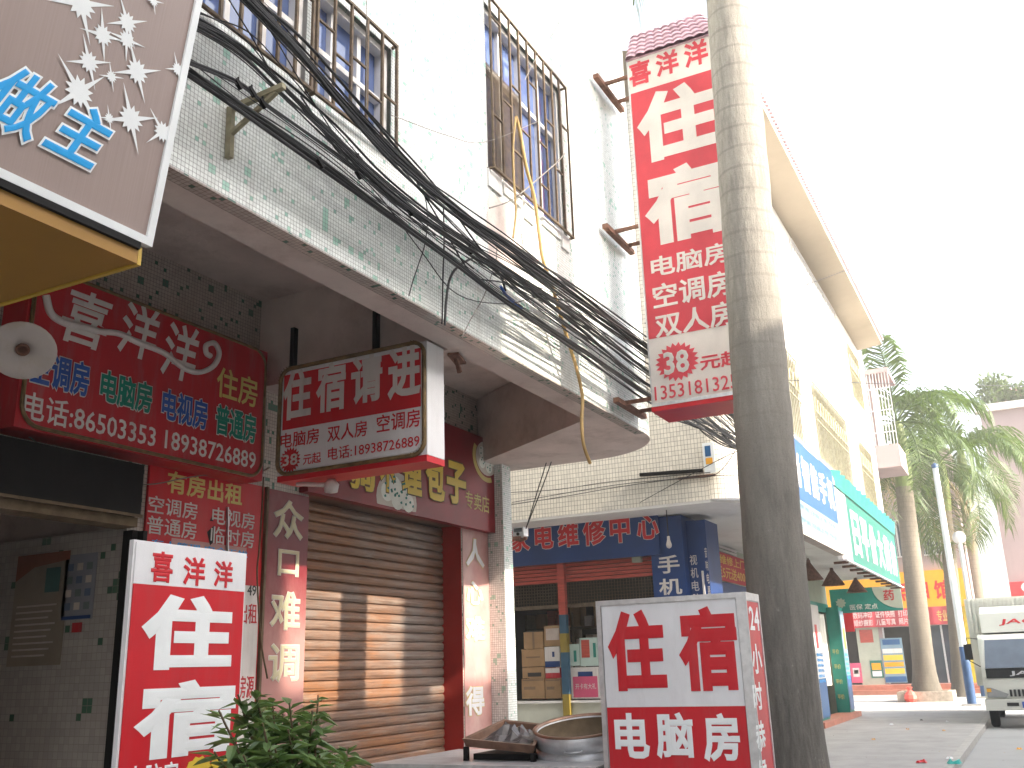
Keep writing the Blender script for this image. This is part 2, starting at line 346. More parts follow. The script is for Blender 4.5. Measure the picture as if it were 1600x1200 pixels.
def rustmat():
    m, t, b = newmat('rusty roller shutter')
    g = noise_fac(t, 1.3, (.6,.6,1.4), 8, .7, .40, .62)
    c = mixc(t, g, (.22,.175,.15), (.29,.125,.05))
    c = mixc(t, noise_fac(t, 5, (.4,.4,9), 8, .7, .45, .7), c, (.12,.06,.035))
    k = N(t, 'ShaderNodeMath', operation='MULTIPLY'); k.inputs[1].default_value = .5; t.links.new(noise_fac(t, 3, (.5,.5,6), 8, .7, .55, .75), k.inputs[0])
    c = mixc(t, k.outputs[0], c, (.50,.44,.38))
    t.links.new(c, b.inputs['Base Color']); b.inputs['Roughness'].default_value = .5; b.inputs['Metallic'].default_value = .15
    return m
MT['rustshut'] = rustmat()
def brushed():
    m, t, b = newmat('brown brushed panel')
    uv = N(t, 'ShaderNodeUVMap', uv_map='uv'); mp = N(t, 'ShaderNodeMapping'); mp.inputs['Scale'].default_value = (160, 1.2, 1); nz = N(t, 'ShaderNodeTexNoise', Scale=1.0, Detail=3)
    t.links.new(uv.outputs[0], mp.inputs[0]); t.links.new(mp.outputs[0], nz.inputs['Vector'])
    t.links.new(mixc(t, nz.outputs['Fac'], (.27,.20,.18), (.36,.28,.255)), b.inputs['Base Color'])
    b.inputs['Roughness'].default_value = .38; b.inputs['Specular IOR Level'].default_value = .6
    return m
MT['brushed'] = brushed()

# ---------------------------------------------------------------- lettering
_tc = {}
def glyphs(body, bold, spacing=1.0):
    k = (body, round(bold, 4), spacing)
    if k in _tc: return _tc[k]
    cu = bpy.data.curves.new('txt', 'FONT'); cu.body = body; cu.bevel_depth = max(bold, .004); cu.bevel_resolution = 0; cu.extrude = 0; cu.resolution_u = 2; cu.space_character = spacing; cu.space_line = 1.1
    ob = bpy.data.objects.new('txt', cu); COL.objects.link(ob)
    bpy.context.view_layer.update()
    me = bpy.data.meshes.new_from_object(ob.evaluated_get(bpy.context.evaluated_depsgraph_get()))
    vs = [v.co.copy() for v in me.vertices]; fs = [tuple(p.vertices) for p in me.polygons]
    bpy.data.objects.remove(ob); bpy.data.curves.remove(cu); bpy.data.meshes.remove(me)
    _tc[k] = (vs, fs); return _tc[k]
def text(F, body, u0, u1, v0, v1, mat, parent, bold=.02, name='lettering', lift=.004, outline=None, thick=.0012, spacing=1.0, skew=0.0):
    vs, fs = glyphs(body, bold, spacing)
    x0 = min(v.x for v in vs); x1 = max(v.x for v in vs); y0 = min(v.y for v in vs); y1 = max(v.y for v in vs)
    if skew: u1 -= skew*(v1-v0)
    sx = (u1-u0)/(x1-x0); sy = (v1-v0)/(y1-y0)
    def put(vs, fs, m, lift, nm):
        mb = MB()
        for v in vs:
            uu = u0+(v.x-x0)*sx; vv = v0+(v.y-y0)*sy
            mb.v.append(F.p(uu + skew*(vv-v0), vv, lift + (thick if v.z > 1e-4 else 0 if v.z > -1e-4 else -.002)))
        mb.f = list(fs); mb.uv = [None]*len(fs); mb.mi = [0]*len(fs); mb.sm = [False]*len(fs)
        return mb.build(nm, m, parent)
    o = put(vs, fs, mat, lift, name)
    if outline:
        ov, of = glyphs(body, bold+outline[1], spacing); put(ov, of, outline[0], lift-.0025, name + '_outline')
    return o
def fit(F, L, T, R, B): return F.px(*L)[0], F.px(*R)[0], F.px(*B)[1], F.px(*T)[1]
def textpx(F, body, L, T, R, B, mat, parent, **kw):
    a = fit(F, L, T, R, B); return text(F, body, *a, mat, parent, **kw)
def panel(F, u0, u1, v0, v1, k0, k1, name, mat, parent): return MB().fbox(F, u0, u1, v0, v1, k0, k1).build(name, mat, parent)
def starburst(F, cu, cv, r, n, mat, parent, lift=.004, inner=.76, name='starburst', ry=None):
    mb = MB(); ry = ry or r; pts = []
    for i in range(2*n):
        q = r if i % 2 == 0 else r*inner; qy = ry if i % 2 == 0 else ry*inner; a = math.pi*i/n
        pts.append((cu+q*math.cos(a), cv+qy*math.sin(a)))
    for i in range(2*n):
        a, b = pts[i], pts[(i+1) % (2*n)]
        mb.face([F.p(cu, cv, lift+.002), F.p(*a, lift+.002), F.p(*b, lift+.002)]); mb.face([F.p(*b, lift), F.p(*b, lift+.002), F.p(*a, lift+.002), F.p(*a, lift)])
    return mb.build(name, mat, parent)
def rrect(F, u0, u1, v0, v1, r, k, n=6):
    pts = []
    for cx, cy, a0 in ((u1-r, v0+r, -90), (u1-r, v1-r, 0), (u0+r, v1-r, 90), (u0+r, v0+r, 180)):
        for i in range(n+1):
            a = RAD(a0 + 90*i/n); pts.append(F.p(cx + r*math.cos(a), cy + r*math.sin(a), k))
    return pts
def rpanel(F, u0, u1, v0, v1, r, k0, k1, name, mat, parent):
    a = rrect(F, u0, u1, v0, v1, r, k0); b = rrect(F, u0, u1, v0, v1, r, k1); mb = MB(); mb.face(b); mb.face(a[::-1])
    for i in range(len(a)):
        j = (i+1) % len(a); mb.face([a[i], a[j], b[j], b[i]])
    return mb.build(name, mat, parent)
def wall(mb, F, u0, u1, v0, v1, holes=(), k=0, mi=0):
    us = sorted({u0, u1, *[h[0] for h in holes], *[h[1] for h in holes]}); vs = sorted({v0, v1, *[h[2] for h in holes], *[h[3] for h in holes]})
    for a, b in zip(us, us[1:]):
        for c, d in zip(vs, vs[1:]):
            if any(h[0] <= (a+b)/2 <= h[1] and h[2] <= (c+d)/2 <= h[3] for h in holes): continue
            if a < u0-1e-6 or b > u1+1e-6 or c < v0-1e-6 or d > v1+1e-6: continue
            mb.face([F.p(a,c,k), F.p(b,c,k), F.p(b,d,k), F.p(a,d,k)], mi=mi)
def crom(pts, n=8):
    pts = [Vector(p) for p in pts]; out = []
    P = [pts[0]*2-pts[1]] + pts + [pts[-1]*2-pts[-2]]
    for i in range(1, len(P)-2):
        a, b, c, d = P[i-1], P[i], P[i+1], P[i+2]
        for j in range(n):
            t = j/n; out.append(.5*((2*b) + (c-a)*t + (2*a-5*b+4*c-d)*t*t + (3*b-a-3*c+d)*t**3))
    out.append(pts[-1]); return out

# ================================================================ SETTING
tag(MB().face([(-600,-600,-.16),(600,-600,-.16),(600,600,-.16),(-600,600,-.16)]).build('ground', MT['earth'], loc=(0,0,0)), kind='structure')
tag(MB().box(-60, 140, -6.0, 1.38, -.156, -.12).build('road', MT['road'], loc=(0,0,0)), kind='structure')
kb = MB()
for i in range(86): kb.box(-20+i*.8, -20+i*.8+.79, 1.38, 1.53, -.15, .004)
tag(kb.build('kerb', MT['kerb'], loc=(0,0,0)), kind='structure')
pv = MB(); pv.box(-20, 49.95, 1.53, 14, -.15, 0)
tag(pv.build('pavement', MT['concrete'], loc=(0,0,0)), kind='structure')
tag(MB().box(-40, 60, -8.2, -6.0, -.15, 0).build('opposite_pavement', MT['concrete'], loc=(0,0,0)), kind='structure')

# ---------------------------------------------------- hotel building (near)
YF, YW, ZS, ZC = 3.35, 5.60, 4.0, 4.8
hb = thing('hotel_building', (0, 6, 0), 'white and green mosaic tiled building with overhanging upper floor above the red hotel signs', 'building')
FF = FY(YF, -8, ZS)      # street face of the upper floor
def fw(x): return x+8
WINS = [(3.05, 3.93, 4.98, 5.78), (3.99, 4.83, 4.98, 5.80), (6.22, 7.78, 5.55, 7.15)]
mb = MB()
wall(mb, FF, 0, 17.6, 0, 9.0, [(a+8, b+8, c-ZS, d-ZS) for a, b, c, d in WINS])
arc = [(9.6 + math.sin(RAD(a)), 4.35 - math.cos(RAD(a))) for a in range(0, 91, 6)]
L = 17.6
for (xa, ya), (xb, yb) in zip(arc, arc[1:]):
    d = math.hypot(xb-xa, yb-ya); mb.face([(xa,ya,ZS),(xb,yb,ZS),(xb,yb,13),(xa,ya,13)], uv=[(L,0),(L+d,0),(L+d,9),(L,9)], smooth=True); L += d
mb.face([(10.6,4.35,ZS),(10.6,14,ZS),(10.6,14,13),(10.6,4.35,13)]); mb.face([(-8,14,ZS),(-8,YF,ZS),(-8,YF,13),(-8,14,13)])
mb.face([(10.6,14,ZS),(-8,14,ZS),(-8,14,13),(10.6,14,13)])
mb.build('wall', MT['mosaic'], hb)
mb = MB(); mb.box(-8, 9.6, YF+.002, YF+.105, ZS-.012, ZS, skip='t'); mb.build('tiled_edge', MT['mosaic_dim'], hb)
mb = MB(); mb.box(-8, 9.6, YF+.105, 3.67, ZS-.004, ZC, skip='t'); mb.box(6.10, 6.44, 3.67, YW, ZS, ZC, skip='t')
mb.face([(-8,3.66,ZC),(10.6,3.66,ZC),(10.6,YW,ZC),(-8,YW,ZC)][::-1])
mb.prism([(8.72,3.66),(9.95,YW-.002),(10.595,YW-.002)] + [(x-.006,y) for x, y in arc[::-1]], ZS-.006, ZC-.01)
mb.build('soffit', MT['plaster'], hb)
mb = MB(); mb.box(-7.9, 10.5, YF+.3, 13.9, 12.9, 13.1); mb.build('roof', MT['render'], hb)
FW_ = FY(YW, -8, 0)
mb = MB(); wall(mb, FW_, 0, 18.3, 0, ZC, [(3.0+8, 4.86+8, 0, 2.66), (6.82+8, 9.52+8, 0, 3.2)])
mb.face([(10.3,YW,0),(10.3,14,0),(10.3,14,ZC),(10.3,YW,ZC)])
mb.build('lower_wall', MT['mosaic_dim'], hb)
# hidden closing soffit at the back and room lining keep the light out
mb = MB(); mb.box(-8, 10.3, YW+.02, 13.9, 3.6, 3.7)
mb.box(4.90, 5.1, YW+.02, 9, 0, 3.6); mb.box(2.8, 3.0, YW+.02, 9, 0, 3.6); mb.box(2.8, 5.1, 9, 9.1, 0, 3.6)
mb.box(-8, 10.3, 13.8, 13.9, 0, 3.6)
mb.build('inner_wall', MT['plaster_dark'], hb)
# corridor wall with pale tiles, seen through the doorway
mb = MB(); mb.box(4.84, 4.898, YW+.004, 9, 0, 2.66); mb.build('corridor_wall', MT['white_tile'], hb)
mb = MB(); mb.box(3.0, 4.9, YW+.02, 9, .004, .02); mb.build('corridor_floor', MT['concrete'], hb)
# mosaic faced end pillar
mb = MB(); mb.box(10.14, 10.36, 5.38, YW-.003, 0, 4.03); mb.build('pillar', MT['mosaic'], hb)
# pillars either side of the roller shutter, painted red where they return
for x_ in (9.515, 6.78): MB().box(x_, x_+.045, YW+.002, 5.9, 0, 3.2).build('shutter_jamb', MT['redpaint'], hb)
# roller shutter
mb = MB(); z = 0.02; rows = []
while z < 3.19:
    for dz, dy in ((0, 0), (.005, -.014), (.030, -.021), (.066, -.019), (.080, -.010), (.086, .004)): rows.append((z+dz, dy))
    z += .0905
mb.grid([[(6.82, 5.86+dy, zz), (8.2, 5.86+dy, zz), (9.52, 5.86+dy, zz)] for zz, dy in rows if zz < 3.2], smooth=False)
mb.face([(6.82,5.87,3.2),(9.52,5.87,3.2),(9.52,YW,3.2),(6.82,YW,3.2)])
sh = mb.build('roller_shutter', MT['rustshut'], hb)
mb = MB(); mb.box(8.1, 8.24, 5.80, 5.835, .5, .54); mb.box(8.15, 8.19, 5.81, 5.835, .3, .5); mb.build('handle', MT['darkmetal'], sh)

def window(parent, F, u0, u1, v0, v1, cols, trans, grille, glass, frame, cage=.06, nb=6, cross=()):
    """pane set back, frame, and a welded grille standing proud"""
    wf = MB(); d = .10; t = .045
    for a, b, c, e in ((u0, u0+t, v0, v1), (u1-t, u1, v0, v1), (u0+t, u1-t, v0, v0+t), (u0+t, u1-t, v1-t, v1)): wf.fbox(F, a, b, c, e, -.16, -.035)
    for i in range(1, cols): wf.fbox(F, u0+(u1-u0)*i/cols-.02, u0+(u1-u0)*i/cols+.02, v0+t, v1-t, -.14, -.07)
    for q in trans: wf.fbox(F, u0+t, u1-t, v0+(v1-v0)*q-.02, v0+(v1-v0)*q+.02, -.145, -.065)
    wo_ = wf.build('window', frame, parent)
    pa = MB(); pa.face([F.p(u0+t,v0+t,-.11), F.p(u1-t,v0+t,-.11), F.p(u1-t,v1-t,-.11), F.p(u0+t,v1-t,-.11)])
    pa.build('pane', glass, wo_)
    g = MB(); r = .009
    for i in range(nb+1):
        u = u0-.01 + (u1-u0+.02)*i/nb
        g.bar(F.p(u, v0-.02, cage), F.p(u, v1+.02, cage), r*2, r*2)
    for v in (v0-.02, v1+.02): g.bar(F.p(u0-.02, v, cage), F.p(u1+.02, v, cage), r*2.2, r*2.2)
    for (i0, i1, q) in cross:
        v = v0 + (v1-v0)*q; ua = u0 + (u1-u0)*i0/nb; ub = u0 + (u1-u0)*i1/nb; g.bar(F.p(ua, v, cage), F.p(ub, v, cage), r*1.6, r*1.6)
    for u in (u0-.01, u1+.01):
        for v in (v0-.02, v1+.02): g.bar(F.p(u, v, -.02), F.p(u, v, cage), r*2, r*2)
    g.build('window_bars', grille, wo_)
    return wo_
for (a, b, c, d), cols, tr, nb, cr in ((WINS[0], 3, (.55,), 6, ((0,1,.4),(1,2,.75),(2,3,.45),(3,4,.7),(4,5,.35),(5,6,.75))),
                                (WINS[1], 3, (.5,), 5, ((0,1,.62),(1,2,.45),(2,3,.55),(3,4,.35),(4,5,.45))),
                                (WINS[2], 4, (.66,), 9, ((0,1,.9),(0,1,.3),(1,2,.45),(2,3,.6),(3,4,.38),(4,5,.75),(5,6,.42),(6,7,.62),(7,8,.35),(8,9,.7),(2,3,.2),(5,6,.15)))):
    window(hb, FF, a+8, b+8, c-ZS, d-ZS, cols, tr, MT['rustbar'], MT['glass'], MT['render'], .04 if nb < 9 else .06, nb, cr)
# mesh screen in the left half of the tall window and its crumbling sill
mb = MB(); F = FF
for i in range(44):
    u = 14.24 + .016*i
    mb.bar(F.p(u, 1.58, -.045), F.p(u, 2.62, -.045), .004)
    if i < 40:
        v = 1.58 + .026*i; mb.bar(F.p(14.24, v, -.043), F.p(14.93, v, -.043), .004)
mb.build('wire_screen', MT['rustbar'], hb)
mb = MB()
for i, (a_, b_, c_) in enumerate(((14.20,14.42,1.37),(14.46,14.80,1.42),(14.84,15.02,1.35),(15.2,15.6,1.44),(15.62,15.78,1.38))): mb.fbox(F, a_, b_, c_, 1.53, .0, .02)
mb.build('sill', MT['render'], hb)
mb = MB(); mb.face([F.p(u_, v_, .003) for u_, v_ in ((14.22,1.34),(14.16,1.0),(14.2,.72),(14.42,.60),(14.6,.78),(14.74,.70),(14.80,1.05),(14.72,1.34))][::-1]); mb.build('bare_patch', MT['plaster'], hb)

# ---------------------------------------------------- opposite row, which shades the street
def block(name, x0, x1, y0, y1, z1, label, mat, floors, nwin):
    t = thing(name, ((x0+x1)/2, (y0+y1)/2, 0), label, 'building')
    MB().box(x0, x1, y0, y1, 0, z1).build('wall', mat, t)
    MB().box(x0-.15, x1+.15, y0-.15, y1+.15, z1-.25, z1).build('roof', MT['render'], t)
    fh = z1/floors
    for f in range(floors):
        for i in range(nwin):
            xc = x0 + (x1-x0)*(i+.5)/nwin
            wn = MB().box(xc-.8, xc+.8, y1-.02, y1+.05, f*fh+1.0, f*fh+2.5).build('window', MT['render'], t)
            MB().box(xc-.7, xc+.7, y1+.052, y1+.06, f*fh+1.08, f*fh+2.42).build('pane', MT['glass_d'], wn)
    return t
block('corner_block', -24, 5.42, -11, -8, 14.6, 'tall beige block across the road from the hotel', MT['farside'], 4, 7)
block('row_house', 5.52, 28.5, -11, -8, 10.25, 'lower beige row across the road beside the tall block', MT['render'], 3, 5)

# ---------------------------------------------------- phone shop building (second)
X2 = 14.0
pb = thing('shop_building', (22, 8, 0), 'cream tiled corner building with rounded edge above the blue appliance repair shop', 'building')
mb = MB(); FE = FX(X2, 15, 3.94)
wall(mb, FE, 0, 15-3.94, 0, 7.0)
L = 15-3.94; pr = None
for a in range(0, 91, 9):
    q = (X2+.5-.5*math.cos(RAD(a)), 3.94-.5*math.sin(RAD(a)))
    if pr:
        d = math.hypot(q[0]-pr[0], q[1]-pr[1]); mb.face([(*pr,3.94),(*q,3.94),(*q,10.94),(*pr,10.94)], uv=[(L,0),(L+d,0),(L+d,7),(L,7)], smooth=True); L += d
    pr = q
mb.build('end_wall', MT['cream'], pb)
FS = FY(3.44, 14.5, 3.94)
W2 = [(18.0, 19.3, 5.7, 7.4), (20.8, 25.1, 5.7, 7.4), (27.2, 29.4, 5.7, 7.3), (20.4, 25.8, 9.4, 10.6), (27.5, 29.5, 8.6, 10.2)]
mb = MB(); wall(mb, FS, 0, 16.6, 0, 7.0, [(a-14.5, b-14.5, c-3.94, d-3.94) for a, b, c, d in W2])
mb.face([(31.1,3.44,3.94),(31.1,15,3.94),(31.1,15,10.94),(31.1,3.44,10.94)])
mb.build('street_wall', MT['render'], pb)
mb = MB(); mb.prism([(X2+.01,15),(X2+.01,3.94),(X2+.5,3.45),(31.09,3.45),(31.09,15)], 3.9, 3.945); mb.build('soffit', MT['render'], pb)
# eave: sloping soffit, fascia and tiled edge
mb = MB(); mb.face([(13.6,3.46,10.75),(13.6,2.72,10.83),(30.2,2.72,10.83),(30.2,3.46,10.75)]); mb.face([(13.6,2.72,10.83),(13.6,2.72,10.98),(30.2,2.72,10.98),(30.2,2.72,10.83)])
mb.face([(30.2,3.46,10.75),(30.2,2.72,10.83),(30.2,2.72,10.98),(30.2,3.46,11.1)]); mb.face([(13.6,2.72,10.98),(13.6,6,12.2),(30.2,6,12.2),(30.2,2.72,10.98)])
mb.build('eave', MT['eave'], pb)
mb = MB()
for i in range(120):
    x = 13.6+.14*i; mb.tube([(x, 2.66, 10.99), (x, 3.6, 11.33)], .03, 5)
mb.build('roof_tiles', MT['pinktile'], pb)
for i, (a, b, c, d) in enumerate(W2):
    u0, u1, v0, v1 = a-14.5, b-14.5, c-3.94, d-3.94
    wn = MB()
    for p_, q_, r_, s_ in ((u0, u0+.06, v0, v1), (u1-.06, u1, v0, v1), (u0+.06, u1-.06, v0, v0+.06), (u0+.06, u1-.06, v1-.06, v1)): wn.fbox(FS, p_, q_, r_, s_, -.14, .01)
    n = max(2, round((u1-u0)/.8))
    for k in range(1, n): wn.fbox(FS, u0+(u1-u0)*k/n-.03, u0+(u1-u0)*k/n+.03, v0+.06, v1-.06, -.12, -.04)
    wo2 = wn.build('window', MT['render'], pb)
    MB().face([FS.p(u0+.06,v0+.06,-.1),FS.p(u1-.06,v0+.06,-.1),FS.p(u1-.06,v1-.06,-.1),FS.p(u0+.06,v1-.06,-.1)]).build('pane', pm('dusty window pane', (.17,.18,.16), .5) if i != 3 else MT['render'], wo2)
    g = MB()
    m_ = int((u1-u0)/.16)
    for k in range(m_+1): g.bar(FS.p(u0+(u1-u0)*k/m_, v0, .05), FS.p(u0+(u1-u0)*k/m_, v1, .05), .018)
    for q in (.0, .5, .62, 1.0): g.bar(FS.p(u0, v0+(v1-v0)*q, .05), FS.p(u1, v0+(v1-v0)*q, .05), .022)
    for k in range(int((u1-u0)/.32)):                                   # scrollwork of rings
        c = FS.p(u0+.16+.32*k, v1-.30*(v1-v0), .05); g.tube([c+Vector((.13*math.cos(a), 0, .18*math.sin(a))) for a in [2*math.pi*j/10 for j in range(11)]], .014, 4, cap=False)
    g.build('window_bars', MT['olive'] if i != 3 else MT['alu'], wo2)
# caged bay at the far end
by = MB(); by.box(31.12, 33.0, 2.75, 3.6, 7.2, 7.9); by.box(31.12, 33.0, 2.75, 3.6, 10.2, 10.35); by.box(31.2, 33, 3.3, 3.6, 7.9, 10.2)
bo = by.build('bay', MT['pinkwall'], pb); g = MB()
for k in range(9): g.bar((31.14, 2.77+.09*k, 7.9), (31.14, 2.77+.09*k, 10.2), .025)
for z_ in (8.3, 9.0, 9.7): g.bar((31.14, 2.76, z_), (31.14, 3.5, z_), .03)
g.build('bay_bars', MT['alu'], bo)
# ground floor walls and the open shop room
mb = MB()
mb.box(14.85, 31.0, 5.40, 5.55, 3.2, 3.9); mb.box(15.72, 17.0, 5.40, 5.55, 0, 3.2); mb.box(19.9, 25.2, 5.40, 5.55, 0, 3.2); mb.box(30.6, 31.0, 5.40, 5.55, 0, 3.2)
mb.box(30.85, 31.05, 5.55, 14.9, 0, 3.9)
mb.build('ground_wall', MT['palegreen'], pb)
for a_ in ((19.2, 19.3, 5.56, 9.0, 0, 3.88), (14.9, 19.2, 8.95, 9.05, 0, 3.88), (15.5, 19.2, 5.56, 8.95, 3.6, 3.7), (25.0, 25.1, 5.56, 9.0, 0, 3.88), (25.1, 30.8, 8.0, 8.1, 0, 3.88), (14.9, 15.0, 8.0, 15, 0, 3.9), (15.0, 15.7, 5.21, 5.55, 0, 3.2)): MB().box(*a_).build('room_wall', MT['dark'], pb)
mb = MB(); mb.box(14.75, 19.2, 5.3, 8.9, .004, .12); mb.build('shop_floor', MT['concrete'], pb)
# blue corner column, stepped
mb = MB(); mb.box(14.8, 15.5, 4.66, 5.2, 0, 3.88); mb.box(15.0, 15.7, 4.34, 4.655, 0, 3.80); cb = mb.build('corner_column', MT['bluepaint'], pb)
F = FX(14.8, 5.2, 0)
textpx(F, '手', (1028,885), (1042,868), (1062,885), (1042,896), MT['white_old'], cb, bold=.02)
textpx(F, '机', (1030,920), (1042,904), (1066,920), (1042,930), MT['white_old'], cb, bold=.02)
textpx(F, '维', (1030,950), (1042,938), (1066,950), (1042,966), MT['white_old'], cb, bold=.02)
F2 = FX(15.0, 4.655, 0)
for k, ch in enumerate('视机电脑维修'):
    text(F2, ch, .02, .14, 3.1-.2*k, 3.1-.2*k+.16, MT['white_old'], cb, bold=.01, name='small_lettering')
panel(F2, .2, .23, 0, 3.0, 0, .03, 'white_pipe', MT['white_old'], cb)
for k, ch in enumerate('音响电器'):
    text(F2, ch, .27, .31, 3.2-.2*k, 3.2-.2*k+.16, MT['white_old'], cb, bold=.01, name='small_lettering')
# rolled shutters, pole and header of the shop front
mb = MB(); z = 2.98
while z < 3.40:
    mb.box(14.93, 14.98, 5.22, 7.95, z, z+.05); z += .062
mb.build('shop_shutter', MT['darkred'], pb)
mb = MB()

for k in range(52): mb.bar((14.96, 5.24+.052*k, 2.62), (14.96, 5.24+.052*k, 2.97), .007)
for k in range(8): mb.bar((14.96, 5.22, 2.62+.05*k), (14.96, 7.95, 2.62+.05*k), .007)
mb.box(14.94, 14.98, 5.22, 7.95, 2.56, 2.62); mb.build('shutter_mesh', MT['rustbar'], pb)
yp = atX(880, 960, 14.9).y
pl = MB().box(14.86, 14.96, yp-.06, yp+.06, 2.45, 3.35, mi=0).box(14.86, 14.96, yp-.06, yp+.06, 2.15, 2.45, mi=1).box(14.86, 14.96, yp-.06, yp+.06, 1.85, 2.15, mi=2).box(14.86, 14.96, yp-.06, yp+.06, 1.2, 1.85, mi=1).box(14.86, 14.96, yp-.06, yp+.06, 0, 1.2, mi=2)
pl.build('shop_post', [MT['darkred'], pm('faded blue paint', (.03,.085,.14), .6), pm('mustard paint', (.24,.175,.03), .6)], pb)
# pharmacy front under the same overhang
pts = [(25.25, 26.2), (30.55, 31.35)]
fd = MB(); fd.box(25.2, 30.85, 5.36, 5.398, 2.95, 3.2); fd.box(26.9, 27.3, 5.40, 5.5, 0, 2.95)
fd.build('pharmacy_lintel', MT['tealpaint'], pb)

# ---------------------------------------------------- photo shop building and far buildings
ph = thing('photo_shop_building', (54, 6, 0), 'pinkish building with yellow photo shop fascia beyond the palms', 'building')
FP = FX(50.0, 12, 0)
# FX runs from Y=12 (left) towards the road
def up(y): return 12-y
mb = MB(); wall(mb, FP, 0, up(2.2), 0, 11.2, [(up(9.5), up(6.95), .45, 3.0), (up(6.35), up(2.75), .45, 3.0), (up(5.6), up(4.6), 6.2, 8.0), (up(4.0), up(3.0), 6.2, 8.0)])
mb.face([(50,2.2,0),(58,2.2,0),(58,2.2,11.2),(50,2.2,11.2)]); mb.face([(50,2.2,11.2),(58,2.2,11.2),(58,12,11.2),(50,12,11.2)]); mb.face([(58,12,0),(50,12,0),(50,12,11.2),(58,12,11.2)])
mb.build('wall', MT['pinkwall'], ph)
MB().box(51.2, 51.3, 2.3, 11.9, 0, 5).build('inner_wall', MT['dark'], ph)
MB().box(49.3, 49.99, 2.4, 11, 0, .42).box(48.9, 49.29, 2.4, 11, 0, .2).build('steps', MT['marble'], ph)
MB().box(49.9, 50.6, 2.45, 2.75, .43, 3.9).build('yellow_post', pm('mustard column', (.50,.38,.03), .5), ph)
for a, b in ((5.6, 4.6), (4.0, 3.0)):
    wn = MB(); wn.fbox(FP, up(a), up(b), 6.2, 6.26, -.1, .03); wn.fbox(FP, up(a), up(b), 7.94, 8.0, -.1, .03); wn.fbox(FP, up((a+b)/2)-.03, up((a+b)/2)+.03, 6.26, 7.94, -.1, .0)
    w_ = wn.build('window', MT['render'], ph); MB().face([FP.p(up(a),6.2,-.08),FP.p(up(b),6.2,-.08),FP.p(up(b),8,-.08),FP.p(up(a),8,-.08)]).build('pane', MT['glass_d'], w_)
    g = MB()
    for k in range(8): g.bar(FP.p(up(a)+.125*k+.06, 6.2, .12), FP.p(up(a)+.125*k+.06, 8.0, .12), .025)
    g.build('window_bars', MT['alu'], w_)
wn = MB()
for a, b in ((6.35, 6.28), (4.9, 4.82), (3.8, 3.72), (2.83, 2.76)): wn.fbox(FP, up(a), up(b), .45, 3.0, -.12, -.04)
w_ = wn.build('shop_window', MT['alu'], ph); MB().face([FP.p(up(5.1),.45,-.08),FP.p(up(2.8),.45,-.08),FP.p(up(2.8),3,-.08),FP.p(up(5.1),3,-.08)]).build('pane', MT['glass_d'], w_)
# posters
def poster(name, F, px4, label, cat, base, deco):
    a = fit(F, *px4); t = thing(name, F.p((a[0]+a[1])/2, a[2], .03), label, cat)
    panel(F, *a, .01, .03, 'sheet', base, t)
    for u0_, u1_, v0_, v1_, m in deco:
        du, dv = a[1]-a[0], a[3]-a[2]; panel(F, a[0]+du*u0_, a[0]+du*u1_, a[2]+dv*v0_, a[2]+dv*v1_, .031, .034, 'print', m, t)
    return t
poster('poster', FP, ((1375,1000),(1392,997),(1409,1000),(1392,1067)), 'tall blue and yellow striped poster stand in photo shop front', 'poster', MT['paleblue'],
       [(.02,.98,.02,.14,MT['skyblue']), (.05,.95,.2,.32,MT['yellow']), (.05,.95,.36,.46,MT['orange']), (.05,.95,.5,.62,MT['yellow']), (.05,.95,.66,.76,MT['white_old']), (.1,.9,.85,.97,MT['skyblue'])])
poster('poster', FP, ((1359,1034),(1368,1032),(1378,1034),(1368,1059)), 'small blue poster with orange food picture on white panel', 'poster', MT['teal'],
       [(.12,.88,.45,.85,MT['orange']), (.12,.88,.08,.38,MT['white'])])
poster('poster', FP, ((1328,1038),(1336,1036),(1345,1038),(1336,1067)), 'crimson poster with pale centre left of the white panel', 'poster', MT['pink'], [(.2,.8,.3,.75,MT['white_old']), (.3,.7,.45,.65,MT['orange'])])
a = fit(FP, (1339,1000), (1352,978), (1374,1000), (1356,1073)); t = thing('white_panel', FP.p(a[0], a[2], 0), 'tall white door panel beside the blue poster stand', 'door')
panel(FP, a[0], a[1], a[2], a[3], -.05, .008, 'panel', MT['palegreen'], t); panel(FP, a[0]+.15, a[0]+.75, a[2]+2.0, a[2]+2.6, .008, .011, 'sticker', MT['darkred'], t)
# yellow fascia 照相馆
t = thing('shop_sign', (49.8, 4.5, 3.8), 'yellow fascia sign with red characters over photo shop', 'sign')
panel(FP, up(9.0), up(2.45), 3.8, 5.5, .02, .22, 'board', MT['orange'], t)
F = FX(49.78, 12, 0)
textpx(F, '照', (1396,930), (1407,912), (1421,930), (1407,940), MT['red'], t, bold=.03)
textpx(F, '相', (1430,930), (1440,908), (1452,930), (1440,936), MT['red'], t, bold=.03)
textpx(F, '馆', (1460,925), (1470,906), (1486,925), (1470,936), MT['red'], t, bold=.03)
textpx(F, '术', (1386,943), (1391,936), (1396,943), (1391,948), MT['red'], t, bold=.01)
t = thing('cloth_banner', (49.7, 5, 3.05), 'red cloth banner with white characters under yellow fascia', 'banner')
a = fit(FP, (1328,965), (1400,956), (1505,960), (1400,978)); mb = MB()
mb.grid([[FP.p(a[0]+(a[1]-a[0])*i/40, 3.03+.80*j, .26+.03*math.sin(i*1.1)) for i in range(41)] for j in (0,.5,1)], smooth=True); mb.build('cloth', MT['bannerred'], t)
F = FX(49.68, 12, 0); text(F, '数码冲印  证件快照  打印复印', a[0]+.2, a[0]+3.1, 3.45, 3.74, MT['white_old'], t, bold=.0, lift=.02); text(F, '婚纱摄影  儿童写真  照片放大', a[0]+.2, a[0]+3.1, 3.1, 3.39, MT['white_old'], t, bold=.0, lift=.02)
